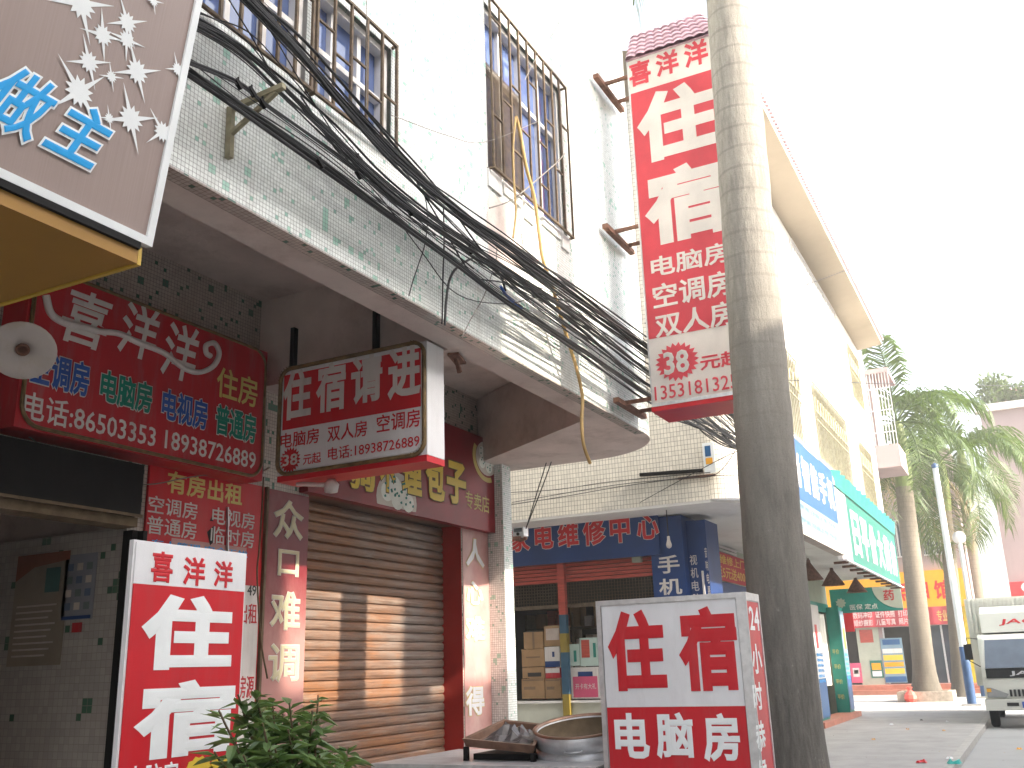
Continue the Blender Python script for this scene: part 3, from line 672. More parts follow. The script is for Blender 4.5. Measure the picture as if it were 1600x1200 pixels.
text(F, '专业摄影', a[0]+3.9, a[1]-.15, 3.15, 3.65, MT['gold'], t, bold=.0, lift=.02)

# pink building to the far right
fb = thing('pink_building', (66, -3, 0), 'tall mauve pink building with planted roof edge behind the truck', 'building')
FB = FX(60, .75, 0)
mb = MB(); wall(mb, FB, 0, 14, -.15, 14.9); mb.face([(60,.75,-.15),(60,.75,14.9),(72,.75,14.9),(72,.75,-.15)]); mb.face([(60,.75,14.9),(60,-13.2,14.9),(72,-13.2,14.9),(72,.75,14.9)])
mb.build('wall', MT['pinkwall'], fb)
MB().box(59.7, 60.4, -13.2, 1.0, 14.9, 15.3).build('roof', MT['render'], fb)
mb = MB()
for i in range(40): mb.tube([(62, -.2-.22*i, 15.3), (63.6, -.2-.22*i, 16.9)], .1, 5)
mb.face([(62,0,15.25),(62,-9,15.25),(63.6,-9,16.85),(63.6,0,16.85)]); mb.build('roof_tiles', MT['brick'], fb)
for k in range(3):
    wn = MB(); v = 3.2+3.8*k; wn.fbox(FB, 2.0, 3.4, v+1.6, v+1.8, .0, .15); w_ = wn.build('window_hood', MT['marble'], fb)
mb = MB(); mb.fbox(FB, 0, 14, 4.3, 4.6, 0, .3); mb.build('ledge', MT['farside'], fb)
t = thing('shop_sign', (59.6, 0, 4.5), 'small red sign with pale oval on pink wall', 'sign')
a = fit(FX(59.7, .75, 0), (1579,925), (1588,909), (1640,925), (1588,934)); F = FX(59.7, .75, 0)
panel(F, *a, -.2, 0, 'board', MT['red'], t); starburst(F, a[0]+.95, (a[2]+a[3])/2+.1, .42, 16, MT['white_old'], t, inner=.95, name='emblem', ry=.3)

# ---------------------------------------------------- palms
def frond(mb, base, az, el, length, droop, n=34, ll=.75, w=.055, rng=random, path=None):
    p = Vector(base); d = el; pts = path or []; N_ = 14; st = length/N_
    for i in range(0 if path else N_+1):
        pts.append(p.copy()); p = p + Vector((math.cos(az)*math.cos(d), math.sin(az)*math.cos(d), math.sin(d)))*st; d -= droop*(.5+1.1*i/N_)/N_
    mb.tube(pts, [.035*(1-i/(N_+1))+.006 for i in range(N_+1)], 4, cap=False)
    side = Vector((-math.sin(az), math.cos(az), 0))
    for k in range(n):
        t = .14 + .85*(k+rng.random()*.5)/n; i = min(int(t*N_), N_-1); f = t*N_-i; b = pts[i].lerp(pts[i+1], f); fw_ = (pts[i+1]-pts[i]).normalized()
        l = ll*(.55+.6*math.sin(math.pi*min(1, t*.9+.08)))*(.85+.3*rng.random())
        for s_ in (-1, 1):
            a = side*s_*(.75+.2*rng.random()) + fw_*(.55+.3*rng.random()) + Vector((0,0,.25-.5*rng.random())); a.normalize()
            m_ = b + a*l*.55; e = b + a*l*.9 + Vector((0,0,-l*(.28+.3*rng.random()))); tw = fw_*w*.5 + Vector((0,0,.01))
            mb.face([b-tw*.5, b+tw*.5, m_+tw, m_-tw]); mb.face([m_-tw, m_+tw, e])
def palm(loc, top, zsh, rb, label, fl=2.6, n=13, seed=1, bark='bark_far', group=None, extra=(), emin=-.5, emax=1.35, name='palm_tree', ll=.75, nl=34, dry=2, flare=1.6):
    rng = random.Random(seed); loc = Vector(loc); top = Vector(top); t = thing(name, loc, label, 'tree', group)
    N_ = 60; pts = []; rr = []
    for i in range(N_+1):
        q = i/N_; p = loc.lerp(top, q); p.x += .03*math.sin(q*7+seed); h = q*(top.z-loc.z)
        r = rb*(1+ (flare-1)*math.exp(-h/.45)) * (1+.06*math.sin(q*3.1+.6)) * (1-.12*q)
        pts.append(p); rr.append(r*(1+.012*math.sin(h*29)))
    MB().tube(pts, rr, 28).build('trunk', MT[bark], t)
    ax = (top-loc).normalized(); cs = [top + ax*(zsh*i/8) for i in range(9)]
    MB().tube(cs, [rb*(.88+.25*math.sin(math.pi*i/8)*.8-.045*i) for i in range(9)], 16).build('crownshaft', MT['shaft'], t)
    cb_ = cs[-1]; mb = MB()
    for k in range(n):
        az = 2*math.pi*k/n*2.618 + rng.random()*.4; el = emin+(emax-emin)*((k+.5)/n); frond(mb, cb_, az, el, fl*(.85+.3*rng.random()), 1.5+.9*rng.random(), nl, ll, .05+fl*.006, rng)
    for f in extra:
        q = crom([cb_, cb_.lerp(f, .35)+Vector((0,0,1.3)), cb_.lerp(f, .8)+Vector((0,0,1.2)), f], 20); frond(mb, cb_, math.atan2(f.y-cb_.y, f.x-cb_.x), 0, 3.2, 0, 60, .55, .045, rng, path=[q[round(i*(len(q)-1)/14)] for i in range(15)])
    mb.build('crown', MT['frondg'], t)
    if dry:
        mb = MB()
        for k in range(dry): frond(mb, cs[6], rng.random()*6.28, -.7-.5*rng.random(), fl*.8, .9, 26, ll*.8, .05, rng)
        mb.build('dry_fronds', MT['frondd'], t)
    return t
tip = atX(990, 8, 7.55)
palm((7.55,1.71,-.02), (7.55,1.51,9.15), 1.35, .221, 'thick ringed grey palm trunk standing behind the red and white light box', fl=3.2, n=12, seed=3, bark='bark', emin=.35, emax=1.4, ll=.62, nl=46, dry=0, flare=1.9,
     extra=(tip,))
palm((41.6,3.97,.28), (41.6,3.70,8.2), 2.7, .38, 'tall leaning palm in brick planter before the photo shop', fl=4.6, n=15, seed=11, ll=1.15, emin=-.75, dry=2, nl=60)
palm((45.5,3.0,0), (45.5,2.55,7.6), 2.2, .30, 'thinner palm behind the white pole with hanging dry fronds', fl=4.4, n=13, seed=5, ll=1.15, emin=-1.1, dry=6, nl=60)
palm((52,2.3,0), (52,1.9,9.0), 2.4, .30, 'palm farthest right with fronds over the mauve wall', fl=4.2, n=13, seed=8, ll=1.2, emin=-.9, dry=3, nl=60)
palm((8.0,-6.5,0), (8.15,-6.5,15.2), 1.2, .29, 'palm on the opposite pavement before the beige row', fl=2.6, n=12, seed=22, emin=-.2)
# brick planter
pb_ = thing('tree_planter', (41.6,3.97,0), 'low weathered square planter round the leaning palm', 'planter')
MB().box(40.7,42.5,3.0,3.2,0,.36).box(40.7,42.5,4.74,4.94,0,.36).box(40.7,40.9,3.2,4.74,0,.36).box(42.3,42.5,3.2,4.74,0,.36).build('rim', pm('weathered brick', (.40,.34,.27), .9, .25, 6), pb_)
MB().box(40.9,42.3,3.2,4.74,0,.29).build('soil', MT['earth'], pb_)
# bush on the far roof
def bush(mb, c, r, n, size, rng, up_=.3):
    for i in range(n):
        v = Vector((rng.gauss(0,1), rng.gauss(0,1), rng.gauss(0,1))).normalized()*(rng.random()**.4)
        p = Vector(c)+Vector((v.x*r[0], v.y*r[1], v.z*r[2])); a = Vector((rng.gauss(0,1), rng.gauss(0,1), rng.gauss(0,1)+up_)).normalized(); b = a.cross(Vector((rng.random(),rng.random(),rng.random()))).normalized()
        l = size*(.6+.8*rng.random()); mb.face([p, p+a*l*.5+b*l*.18, p+a*l, p+a*l*.5-b*l*.18])
rng = random.Random(4)
for i, (y, z, r, lab) in enumerate(((-.2, 16.3, (1.0,1.0,1.15), 'dense rounded bush growing on the mauve roof'), (-2.2, 15.9, (.8,1.6,.7), 'low spreading bush trailing over the mauve roof edge'))):
    t = thing('roof_bush', (61, y, 15.3), lab, 'shrub'); mb = MB(); bush(mb, (61, y, z), r, 900, .32, rng); mb.build('foliage', MT['frondg'], t); MB().tube([(61,y,15.3),(61,y,16)], .06).build('stem', MT['stem'], t)

# ---------------------------------------------------- poles
def pole(x, y, h, r, label, ball):
    t = thing('street_lamp', (x,y,0), label, 'lamp post')
    MB().lathe((x,y,0), [(r*1.1,1.9),(r,2.0),(r*.8,h)], 14).build('post', MT['polepaint'], t)
    MB().lathe((x,y,0), [(r*1.25,.05),(r*1.2,1.3),(r*1.15,1.9),(0,1.901)], 14).build('painted_base', MT['poleblue'], t)
    MB().box(x-.3,x+.3,y-.3,y+.3,0,.05).build('base_plate', MT['kerb'], t)
    if ball: MB().lathe((x,y,h+.18), [(.26*math.sin(math.pi*i/10), -.26*math.cos(math.pi*i/10)) for i in range(11)], 16).build('globe', MT['white'], t)
    else: MB().lathe((x,y,h), [(r*.9,0),(r*1.0,.12),(0,.2)], 12).build('cap', MT['poleblue'], t)
    return t
pole(37.4, 2.2, 8.1, .12, 'white pole with blue painted foot next to the truck', False)
pole(44.0, 2.1, 6.1, .10, 'thin lamp post with round globe behind the white pole', True)
pole(47.5, 3.0, 7.6, .09, 'slender lamp post with white globe between the palms', True)

# ---------------------------------------------------- truck
tk = thing('truck', (29.5, .15, -.12), 'white light truck with dark badge panel parked by the kerb', 'truck')
ZT = -.12; y0, y1 = -.66, 1.30
def tz(z): return z+ZT
prof = [(27.55,.45),(27.5,.75),(27.52,1.2),(27.62,1.42),(28.05,2.12),(28.25,2.22),(29.35,2.26),(29.4,.45)]
mb = MB(); n = len(prof)
secs = [(y0+.0,.0),(y0+.06,.05),(y0+.2,.0),(y1-.2,.0),(y1-.06,.05),(y1,.0)]
ys = [(y0, .07), (y0+.10, .0), (y1-.10, .0), (y1, .07)]
mb.grid([[(x+(ins if x < 28.3 else 0), y, tz(z)) for x, z in prof] for y, ins in ys], closed=True, smooth=False)
mb.face([(x+.07 if x < 28.3 else x, y0, tz(z)) for x, z in prof]); mb.face([(x+.07 if x < 28.3 else x, y1, tz(z)) for x, z in prof][::-1])
cabo = mb.build('cab', MT['vanwhite'], tk)
bv = cabo.modifiers.new('round', 'BEVEL'); bv.width = .05; bv.segments = 3; bv.limit_method = 'ANGLE'
nrm = Vector((-.7,0,.43)).normalized()*.015
def ws(z): 
    return 27.62 + (z-1.42)/(2.12-1.42)*.43
mb = MB(); mb.face([Vector((ws(1.40),y1-.10,tz(1.40)))+nrm, Vector((ws(1.40),y0+.10,tz(1.40)))+nrm, Vector((ws(2.08),y0+.16,tz(2.08)))+nrm, Vector((ws(2.08),y1-.16,tz(2.08)))+nrm])
mb.build('windscreen', MT['screen'], cabo)
mb = MB(); mb.box(27.485,27.54,y0+.1,y1-.1,tz(1.17),tz(1.40)); bp_ = mb.build('badge_panel', MT['rubber'], cabo)
FT = Face((27.484, y1, tz(0)), (0,-1,0), (0,0,1))
text(FT, 'JAC', .62, 1.36, 1.21, 1.33, MT['alu'], bp_, bold=.02)
mb = MB()
for k in range(9): mb.box(27.45,27.49,y1-.56-.09*k-.05,y1-.56-.09*k,tz(.74),tz(.90))
mb.build('grille', MT['rubber'], cabo)
for s_, nm in ((1,'headlight'),(-1,'headlight')):
    ya = y1-.06 if s_ > 0 else y0+.06; yb = ya-.42*s_
    h = MB(); q = [(27.50,ya,tz(.72)),(27.48,yb,tz(.72)),(27.48,yb-.05*s_,tz(.80)),(27.50,ya-.1*s_,tz(.95)),(27.52,ya,tz(.95))]; q2 = [(a-.03,b,c) for a,b,c in q]
    h.face(q2 if s_ < 0 else q2[::-1])
    for i in range(5): j = (i+1) % 5; h.face([q[i],q[j],q2[j],q2[i]])
    ho = h.build(nm, MT['lens'], cabo); MB().box(27.455,27.466,min(ya,ya-.1*s_),max(ya,ya-.1*s_),tz(.85),tz(.93)).build('indicator', MT['orange'], ho)
mb = MB(); mb.box(27.42,27.6,y0-.02,y1+.02,tz(.42),tz(.68)); bu = mb.build('bumper', MT['vanwhite'], cabo)
MB().box(27.405,27.419,.07,.51,tz(.48),tz(.62)).build('number_plate', MT['plate'], bu); MB().box(27.41,27.419,.58,.84,tz(.52),tz(.6)).build('fog_slot', MT['rubber'], bu)
for s_ in (1,-1):
    ym = y1+.22 if s_ > 0 else y0-.22; mm = MB(); mm.box(27.45,27.53,ym-.09,ym+.09,tz(1.62),tz(2.0)); mo = mm.build('mirror', MT['rubber'], cabo)
    MB().tube([(27.75,y1-.02 if s_>0 else y0+.02,tz(2.12)),(27.5,ym,tz(2.15)),(27.49,ym,tz(1.6)),(27.62,y1 if s_>0 else y0,tz(1.45))], .014, 6).build('mirror_arm', MT['rubber'], mo)
mb = MB(); mb.box(29.5,34.0,y0-.24,y1+.24,tz(.95),tz(3.2)); bx_ = mb.build('cargo_box', MT['vanwhite'], tk)
g = MB()
for k in range(22): g.box(29.46,29.498,y0-.2+.108*k,y0-.2+.108*k+.05,tz(2.3),tz(3.18))
g.build('box_ribs', MT['vanwhite'], bx_)
mb = MB(); sec = [(28.35,2.27),(28.5,2.75),(29.3,2.95),(29.4,2.27)]
mb.grid([[(x,y,tz(z)) for x,z in sec] for y in (y0+.12, y1-.12)], closed=True, smooth=False); mb.face([(x,y0+.12,tz(z)) for x,z in sec]); mb.face([(x,y1-.12,tz(z)) for x,z in sec][::-1])
fa = mb.build('wind_fairing', MT['vanwhite'], tk)
Ff = Face((28.35, y1-.12, tz(2.27)), (0,-1,0), (.15,0,.48)); text(Ff, 'JAC', .42, 1.30, .17, .34, MT['red'], fa, bold=.02, lift=.006, skew=.3)
for x in (28.2, 32.4):
    for y in (y0+.12, y1-.12):
        wh = MB(); wh.lathe((x,y-.1,tz(.37)), [(.2,0),(.33,.0),(.37,.04),(.37,.16),(.33,.2),(.2,.2)], 20, (0,1,0)); wo_ = wh.build('wheel', MT['rubber'], tk)
        MB().lathe((x,y-.08,tz(.37)), [(0,0.02),(.2,0),(.2,.16),(0,.14)], 16, (0,1,0)).build('rim', MT['steel'], wo_)
MB().box(28.6,33.8,y0+.3,y1-.3,tz(.5),tz(.95)).build('chassis', MT['rubber'], tk)

# ================================================================ SIGNS
WO, RO = MT['white_old'], MT['red_old']
# --- star fascia of the neighbouring shop, top left
F0 = Vector((2.59, 3.0, 3.33)); Vt = Vector((0, -.19, 1.15)).normalized()
F = Face((F0.x-4.0, F0.y, F0.z), (1,0,0), Vt)
t = thing('fascia_sign', (1.2, 3.2, 3.33), 'large brown brushed fascia sign with white stars and blue lettering over ochre soffit', 'sign')
panel(F, 0, 3.966, .034, 1.9, -.02, .0, 'board', MT['brushed'], t)
mb = MB(); mb.fbox(F, 0, 4.0, 0, .034, -.03, .012); mb.fbox(F, 3.966, 4.0, .034, 1.9, -.03, .012); mb.build('edge_trim', MT['white_c'], t)
mb = MB(); mb.fbox(F, 3.958, 3.999, .05, 1.9, -.09, -.031); mb.build('side_trim', MT['red'], t)
mb = MB()
yb = 3.03
mb.box(-1.4, 2.53, yb, 5.59, 3.24, 3.30); mb.build('soffit', MT['yellowpaint'], t)
MB().box(-1.4, 2.53, yb-.045, yb-.002, 3.295, 3.325).build('front_rail', MT['darkmetal'], t)
MB().box(-1.4, 2.53, yb-.03, yb-.002, 3.235, 3.293).build('front_lip', MT['yellowpaint'], t)
MB().box(1.35, 1.358, yb, 5.58, 3.236, 3.239).build('sheet_seam', MT['darkmetal'], t)
MB().box(2.532, 2.55, yb-.03, 5.59, 3.232, 3.31).build('soffit_edge', MT['yellowlip'], t)
def star(mb, F, u, v, r, rot, k):
    n = 12; pts = []
    for i in range(2*n):
        q = (r*(1.0 if i % 6 == 0 else (.62 if i % 3 == 0 else .42)) if i % 2 == 0 else r*.27); a = rot + math.pi*i/n
        pts.append(F.p(u+q*math.cos(a), v+q*math.sin(a), k))
    c = F.p(u, v, k)
    for i in range(2*n): mb.face([c, pts[i], pts[(i+1) % (2*n)]])
mb = MB()
for i, (x, y, r, ro) in enumerate(((126,5,44,.5),(160,55,30,.3),(198,35,30,.6),(197,62,26,.2),(138,97,30,.5),(173,120,17,.4),(213,112,36,.55),(276,108,20,.5),(122,143,42,.9),(203,186,40,.5),(169,185,15,.4),(252,206,30,.9),(238,2,16,.4))):
    u, v = F.px(x, y); star(mb, F, u, v, r*.0036, ro, .003 + .0004*i)
mb.build('star_print', MT['white_c'], t)
textpx(F, '主', (62,225), (148,170), (184,215), (150,272), MT['cyan_l'], t, bold=.022, outline=(MT['white_c'], .035), lift=.01, skew=.38)
textpx(F, '做', (-45,160), (20,97), (98,160), (45,228), MT['cyan_l'], t, bold=.02, outline=(MT['white_c'], .035), lift=.01, skew=.38)

# --- pendant lamp shade under the ochre soffit
c = atY(35, 548, 4.6); ax = (CAMP - c).normalized(); ax = (ax*.75 + Vector((-.15,-.15,-.62))).normalized()
t = thing('pendant_lamp', c, 'white enamel saucer shade with dark socket before the hotel name sign', 'lamp')
MB().lathe(c, [(.025,-.10),(.05,-.07),(.16,-.015),(.172,.0),(.168,.004),(.10,-.012),(.032,-.02),(.03,-.06)], 32, ax).build('shade', MT['lampwhite'], t)
MB().lathe(c-ax*.02, [(.036,-.04),(.036,.012),(.024,.012),(.022,-.02),(0,-.022)], 16, ax).build('socket', MT['rust'], t)
MB().tube([c-ax*.09, c-ax*.16, (c.x-.25, 5.0, c.z+.05), (c.x-.3, 5.59, c.z+.05)], .01, 6).build('arm', MT['cable'], t)

# --- hotel name sign on the wall
F = FY(5.34, 3.70, 3.13); t = thing('hotel_name_sign', (4.8, 5.5, 3.13), 'wide red hotel sign with flowing white title and two phone numbers above the doorway', 'sign')
panel(F, 0, 2.23, 0, 1.10, -.255, -.012, 'case', RO, t)
rpanel(F, .03, 2.20, .02, 1.085, .14, -.01, .0, 'panel', RO, t)
mb = MB(); q = rrect(F, .03, 2.20, .02, 1.085, .14, .0); mb.tube(q+[q[0]], .014, 6, cap=False); mb.build('rope_light', MT['gilt'], t)
L_ = lambda *a, **k: textpx(F, *a, t, **k)
L_('喜', (90,500), (140,456), (177,500), (130,542), WO, bold=.018, skew=.18); L_('洋', (182,520), (220,475), (252,520), (208,558), WO, bold=.018, skew=.15); L_('洋', (250,545), (290,508), (314,540), (272,592), WO, bold=.018, skew=.15)
def swoosh(px_, r):
    mb = MB(); P_ = crom([F.p(*F.px(*p), .008) for p in px_], 8); mb.tube(P_, r, 6); mb.build('lettering_swash', WO, t)
swoosh([(70,462),(78,490),(100,505),(132,512),(150,518)], .026); swoosh([(150,518),(185,522),(215,536),(255,552),(285,575),(310,582),(332,572),(341,553),(334,537),(321,540),(321,552),(328,557)], .022)
L_('住房', (338,600), (352,575), (402,610), (372,630), MT['gold'], bold=.015)
for s_, a in (('空调房', ((46,590),(85,552),(138,600),(110,616))), ('电视房', ((252,635),(262,608),(323,650),(300,668)))): L_(s_, *a, MT['blue_l'], bold=.03, outline=(WO, .03), lift=.008)
for s_, a in (('电脑房', ((156,605),(165,578),(236,630),(220,645))), ('普通房', ((336,655),(345,632),(399,672),(380,690)))): L_(s_, *a, MT['green_l'], bold=.03, outline=(WO, .03), lift=.008)
L_('电话:86503353', (36,635), (48,612), (243,680), (200,692), WO, bold=.012); L_('18938726889', (257,690), (262,672), (399,722), (390,732), WO, bold=.012)

# --- red rooms-to-let panel
F = FY(5.575, 4.98, .9); t = thing('rooms_to_let_panel', (5.6, 5.59, .9), 'red rooms-to-let wall panel with gold heading behind the standing banner', 'sign')
panel(F, 0, 1.235, 0, 2.25, -.022, 0, 'panel', MT['red'], t); panel(F, .25, 1.05, 1.62, 1.72, .0005, .001, 'pale_patch', MT['pinkfade'], t)
L_('有房出租', (260,755), (272,736), (378,775), (360,788), MT['gold'], bold=.025)
L_('空调房', (231,790), (240,774), (308,800), (300,812), WO, bold=.01); L_('电视房', (331,805), (336,792), (397,822), (392,828), WO, bold=.01)
L_('普通房', (229,820), (240,806), (306,835), (300,843), WO, bold=.01); L_('临时房', (329,832), (334,822), (396,850), (392,857), WO, bold=.01)
L_('有人管理 安全无忧', (236,848), (240,842), (386,868), (380,872), MT['cyan_l'], bold=.01); L_('49', (386,922), (392,914), (400,922), (392,931), MT['black_l'], bold=.02)
panel(F, .99, 1.22, .02, 1.42, .001, .003, 'peeling_paper', MT['white_old'], t); text(F, '出租', 1.0, 1.2, 1.12, 1.28, MT['red'], t, bold=.0, lift=.006); text(F, '房源', 1.03, 1.2, .55, .72, MT['red'], t, bold=.0, lift=.006)
MB().fbox(F, 1.236, 1.262, -.9, 2.25, -.02, .03).build('wood_trim', MT['stem'], t)
MB().bar(F.p(.80,2.02,.01), F.p(.83,1.58,.012), .022, .01).build('tape', MT['alu'], t)
mb = MB(); mb.face([F.p(.60,1.80,.004),F.p(.67,1.86,.004),F.p(.685,1.74,.004),F.p(.64,1.70,.004)][::-1]); mb.face([F.p(.62,1.89,.004),F.p(.645,1.93,.004),F.p(.66,1.89,.004)][::-1]); mb.build('torn_hole', MT['dark'], t)

# --- dark shutter housing over the doorway
t = thing('shutter_housing', (4.0, 5.45, 2.66), 'dark shutter housing box above the tiled doorway', 'shutter box')
MB().box(2.6, 4.735, 5.36, 5.59, 2.70, 3.06).build('case', MT['darkmetal'], t)
MB().box(2.6, 4.75, 5.40, 5.59, 2.63, 2.695).build('bottom_rail', MT['stem'], t); MB().box(2.6, 4.745, 5.35, 5.358, 2.69, 2.71).build('edge', MT['stem'], t)
t = thing('door_frame', (4.85, 5.5, 0), 'dark steel door frame post left of the tall white topped banner', 'door frame')
MB().box(4.80, 4.865, 5.50, 5.592, 0, 2.625).box(4.845, 4.88, 5.44, 5.498, 0, 2.62).build('post', MT['darkmetal'], t); MB().box(4.83, 4.86, 5.42, 5.438, 1.95, 2.05).build('latch', MT['steel'], t)
# notices on the corridor wall
FC = FX(4.838, 9, 0)
a = fit(FC, (22,940), (60,866), (104,940), (60,1040)); t = thing('wall_notice', FC.p(a[0], a[2], 0), 'large faded notice with orange corner on the corridor wall', 'poster')
panel(FC, *a, .001, .005, 'sheet', pm('yellowed paper', (.26,.22,.17), .9), t); du, dv = a[1]-a[0], a[3]-a[2]
mb = MB(); mb.face([FC.p(a[0], a[3], .007), FC.p(a[0], a[3]-.24*dv, .007), FC.p(a[0]+.35*du, a[3]-.12*dv, .007), FC.p(a[1], a[3]-.08*dv, .007), FC.p(a[1], a[3], .007)]); mb.build('print', pm('faded orange print', (.22,.08,.05), .9), t)
panel(FC, a[0]+.58*du, a[0]+.85*du, a[3]-.36*dv, a[3]-.14*dv, .006, .007, 'print', pm('faint teal print', (.06,.14,.13), .9), t)
for k in range(9): panel(FC, a[0]+.08*du, a[0]+(.7+.2*((k*7)%3)/3)*du, a[2]+(.08+.055*k)*dv, a[2]+(.095+.055*k)*dv, .006, .007, 'text_line', MT['plaster_dark'], t)
a = fit(FC, (101,905), (125,866), (150,905), (125,968)); t = thing('wall_notice', FC.p(a[0], a[2], 0), 'bluish notice sheet right of the orange cornered notice', 'poster')
panel(FC, *a, .001, .005, 'sheet', pm('bluish paper', (.22,.23,.26), .9), t); du, dv = a[1]-a[0], a[3]-a[2]
for k in range(4):
    for j in range(3): panel(FC, a[0]+(.1+.3*j)*du, a[0]+(.28+.3*j)*du, a[2]+(.15+.2*k)*dv, a[2]+(.26+.2*k)*dv, .006, .007, 'print', (pm('faint blue print', (.10,.13,.2), .9), MT['plaster_dark'], pm('faint grey print', (.14,.17,.17), .9))[(k+j) % 3], t)
panel(FC, a[0]+.05*du, a[1]-.05*du, a[2]+.01*dv, a[2]+.06*dv, .006, .007, 'print', MT['bluepaint'], t)
a = fit(FC, (113,980), (120,973), (128,980), (120,988)); t = thing('sticker', FC.p(a[0], a[2], 0), 'small red square sticker below the bluish notice', 'sticker'); panel(FC, *a, .001, .004, 'sheet', MT['red_old'], t)

# --- tall standing banner, bottom left
F = FY(3.46, 3.035, 0); t = thing('standing_banner', (3.4, 3.55, 0), 'tall slim red standing light box banner with white top in front of the doorway', 'sign')
wB, hB = .715, 2.205
panel(F, 0, wB, .0, hB, -.03, -.004, 'case', MT['white'], t); vr = F.px(290, 918)[1]
panel(F, .012, wB-.012, 0.02, vr, -.003, .002, 'red_film', MT['red'], t); panel(F, .01, wB-.01, vr+.001, hB-.01, -.003, .002, 'white_film', MT['white'], t)
L_('喜', (235,890), (255,862), (270,890), (252,910), MT['red'], bold=.03); L_('洋', (285,895), (300,870), (320,895), (300,915), MT['red'], bold=.03); L_('洋', (333,900), (345,876), (363,900), (345,918), MT['red'], bold=.03)
L_('住', (220,980), (270,928), (363,980), (250,1047), MT['white_c'], bold=.045); L_('宿', (208,1130), (300,1062), (366,1130), (240,1187), MT['white_c'], bold=.045)
v = F.px(240, 1193)[1]; text(F, '电脑房', .06, .34, v-.12, v, MT['white_c'], t, bold=.02); starburst(F, .46, v-.09, .10, 14, MT['yellow'], t, inner=.9); starburst(F, .60, v-.09, .09, 14, MT['yellow'], t, inner=.9)

# --- projecting hotel sign under the overhang
F = FX(5.80, 5.08, 3.118); t = thing('projecting_sign', (5.92, 4.3, 3.09), 'red and white projecting box sign with gilt edging hanging under the tiled overhang', 'sign')
ws_, hs_ = 1.393, .872
panel(F, 0, ws_, 0, hs_, -.245, -.006, 'case', MT['white'], t)
mb = MB(); mb.box(5.80, 6.045, 3.688, 5.08, 3.068, 3.115); mb.build('red_underside', MT['red'], t)
rpanel(F, .03, ws_-.045, .03, hs_-.02, .10, -.005, .0, 'white_film', MT['white'], t)
panel(F, .035, ws_-.05, .366, hs_-.05, .0005, .003, 'red_film', MT['red'], t)
mb = MB(); q = rrect(F, .0, ws_-.02, .005, hs_-.0, .10, .004); mb.tube(q+[q[0]], .017, 6, cap=False)
for i in range(26):
    a = q[i % len(q)]; mb.bar(a, a+Vector((-.03,0,.012)), .004)
mb.build('rope_light', MT['gilt'], t)
L_('住', (443,622), (469,577), (486,644), (451,657), WO, bold=.035); L_('宿', (494,619), (519,566), (541,582), (499,646), WO, bold=.035); L_('请', (549,593), (581,553), (598,576), (554,633), WO, bold=.035); L_('进', (606,605), (645,538), (658,616), (610,626), WO, bold=.035)
L_('电脑房', (439,690), (445,677), (499,680), (445,701), MT['red'], bold=.012); L_('双人房', (512,680), (520,665), (574,665), (520,690), MT['red'], bold=.012); L_('空调房', (589,662), (597,648), (657,650), (597,676), MT['red'], bold=.012)
L_('元起', (474,718), (481,709), (502,713), (481,726), MT['red'], bold=.015); L_('电话:18938726889', (513,710), (519,699), (656,688), (519,719), MT['red'], bold=.006)
c = F.px(454, 719); starburst(F, c[0], c[1], .104, 20, MT['red'], t); L_('38', (443,718), (452,710), (466,716), (452,728), WO, bold=.02, lift=.008)
for pt in ((460,513), (588,487)):
    h_ = atX(*pt, 6.07); MB().box(6.045, 6.098, h_.y-.02, h_.y+.02, 3.80, h_.z).build('hanger', MT['darkmetal'], t)
MB().tube([(5.9,4.96,3.06),(5.9,4.76,3.03),(5.92,4.66,3.02)], .018, 8).lathe((5.92,4.64,3.0), [(.0,-.05),(.05,-.04),(.06,.02),(.03,.06),(0,.06)], 12).build('lamp_socket', MT['white_old'], t)

# --- couplet banners on the pillars
F = FY(5.592, 6.235, .3); t = thing('couplet_banner', (6.5, 5.59, .3), 'left maroon couplet banner with pale characters beside the hotel panel', 'banner')
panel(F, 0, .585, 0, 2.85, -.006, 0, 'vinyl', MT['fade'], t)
for ch, a in (('众', ((427,815),(450,782),(473,815),(450,842))), ('口', ((434,880),(450,860),(466,880),(450,900))), ('难', ((422,950),(440,924),(468,950),(445,984))), ('调', ((419,1035),(432,1006),(466,1035),(440,1065))), ):
    L_(ch, *a, MT['gold_old'], bold=.014, outline=(MT['white_old'], .014), lift=.008)
F = FY(5.592, 9.54, .3); t = thing('couplet_banner', (9.9, 5.59, .3), 'right faded couplet banner between red jamb and mosaic end pillar', 'banner')
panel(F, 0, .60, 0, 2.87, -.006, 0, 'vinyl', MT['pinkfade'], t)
for ch, a in (('人', ((727,870),(740,842),(756,870),(740,886))), ('心', ((728,925),(740,908),(754,925),(740,945))), ('难', ((727,985),(740,962),(756,985),(740,1002))), ('得', ((727,1098),(740,1072),(756,1098),(740,1118)))):
    L_(ch, *a, MT['white'], bold=.03, outline=(MT['gold'], .02), lift=.008)

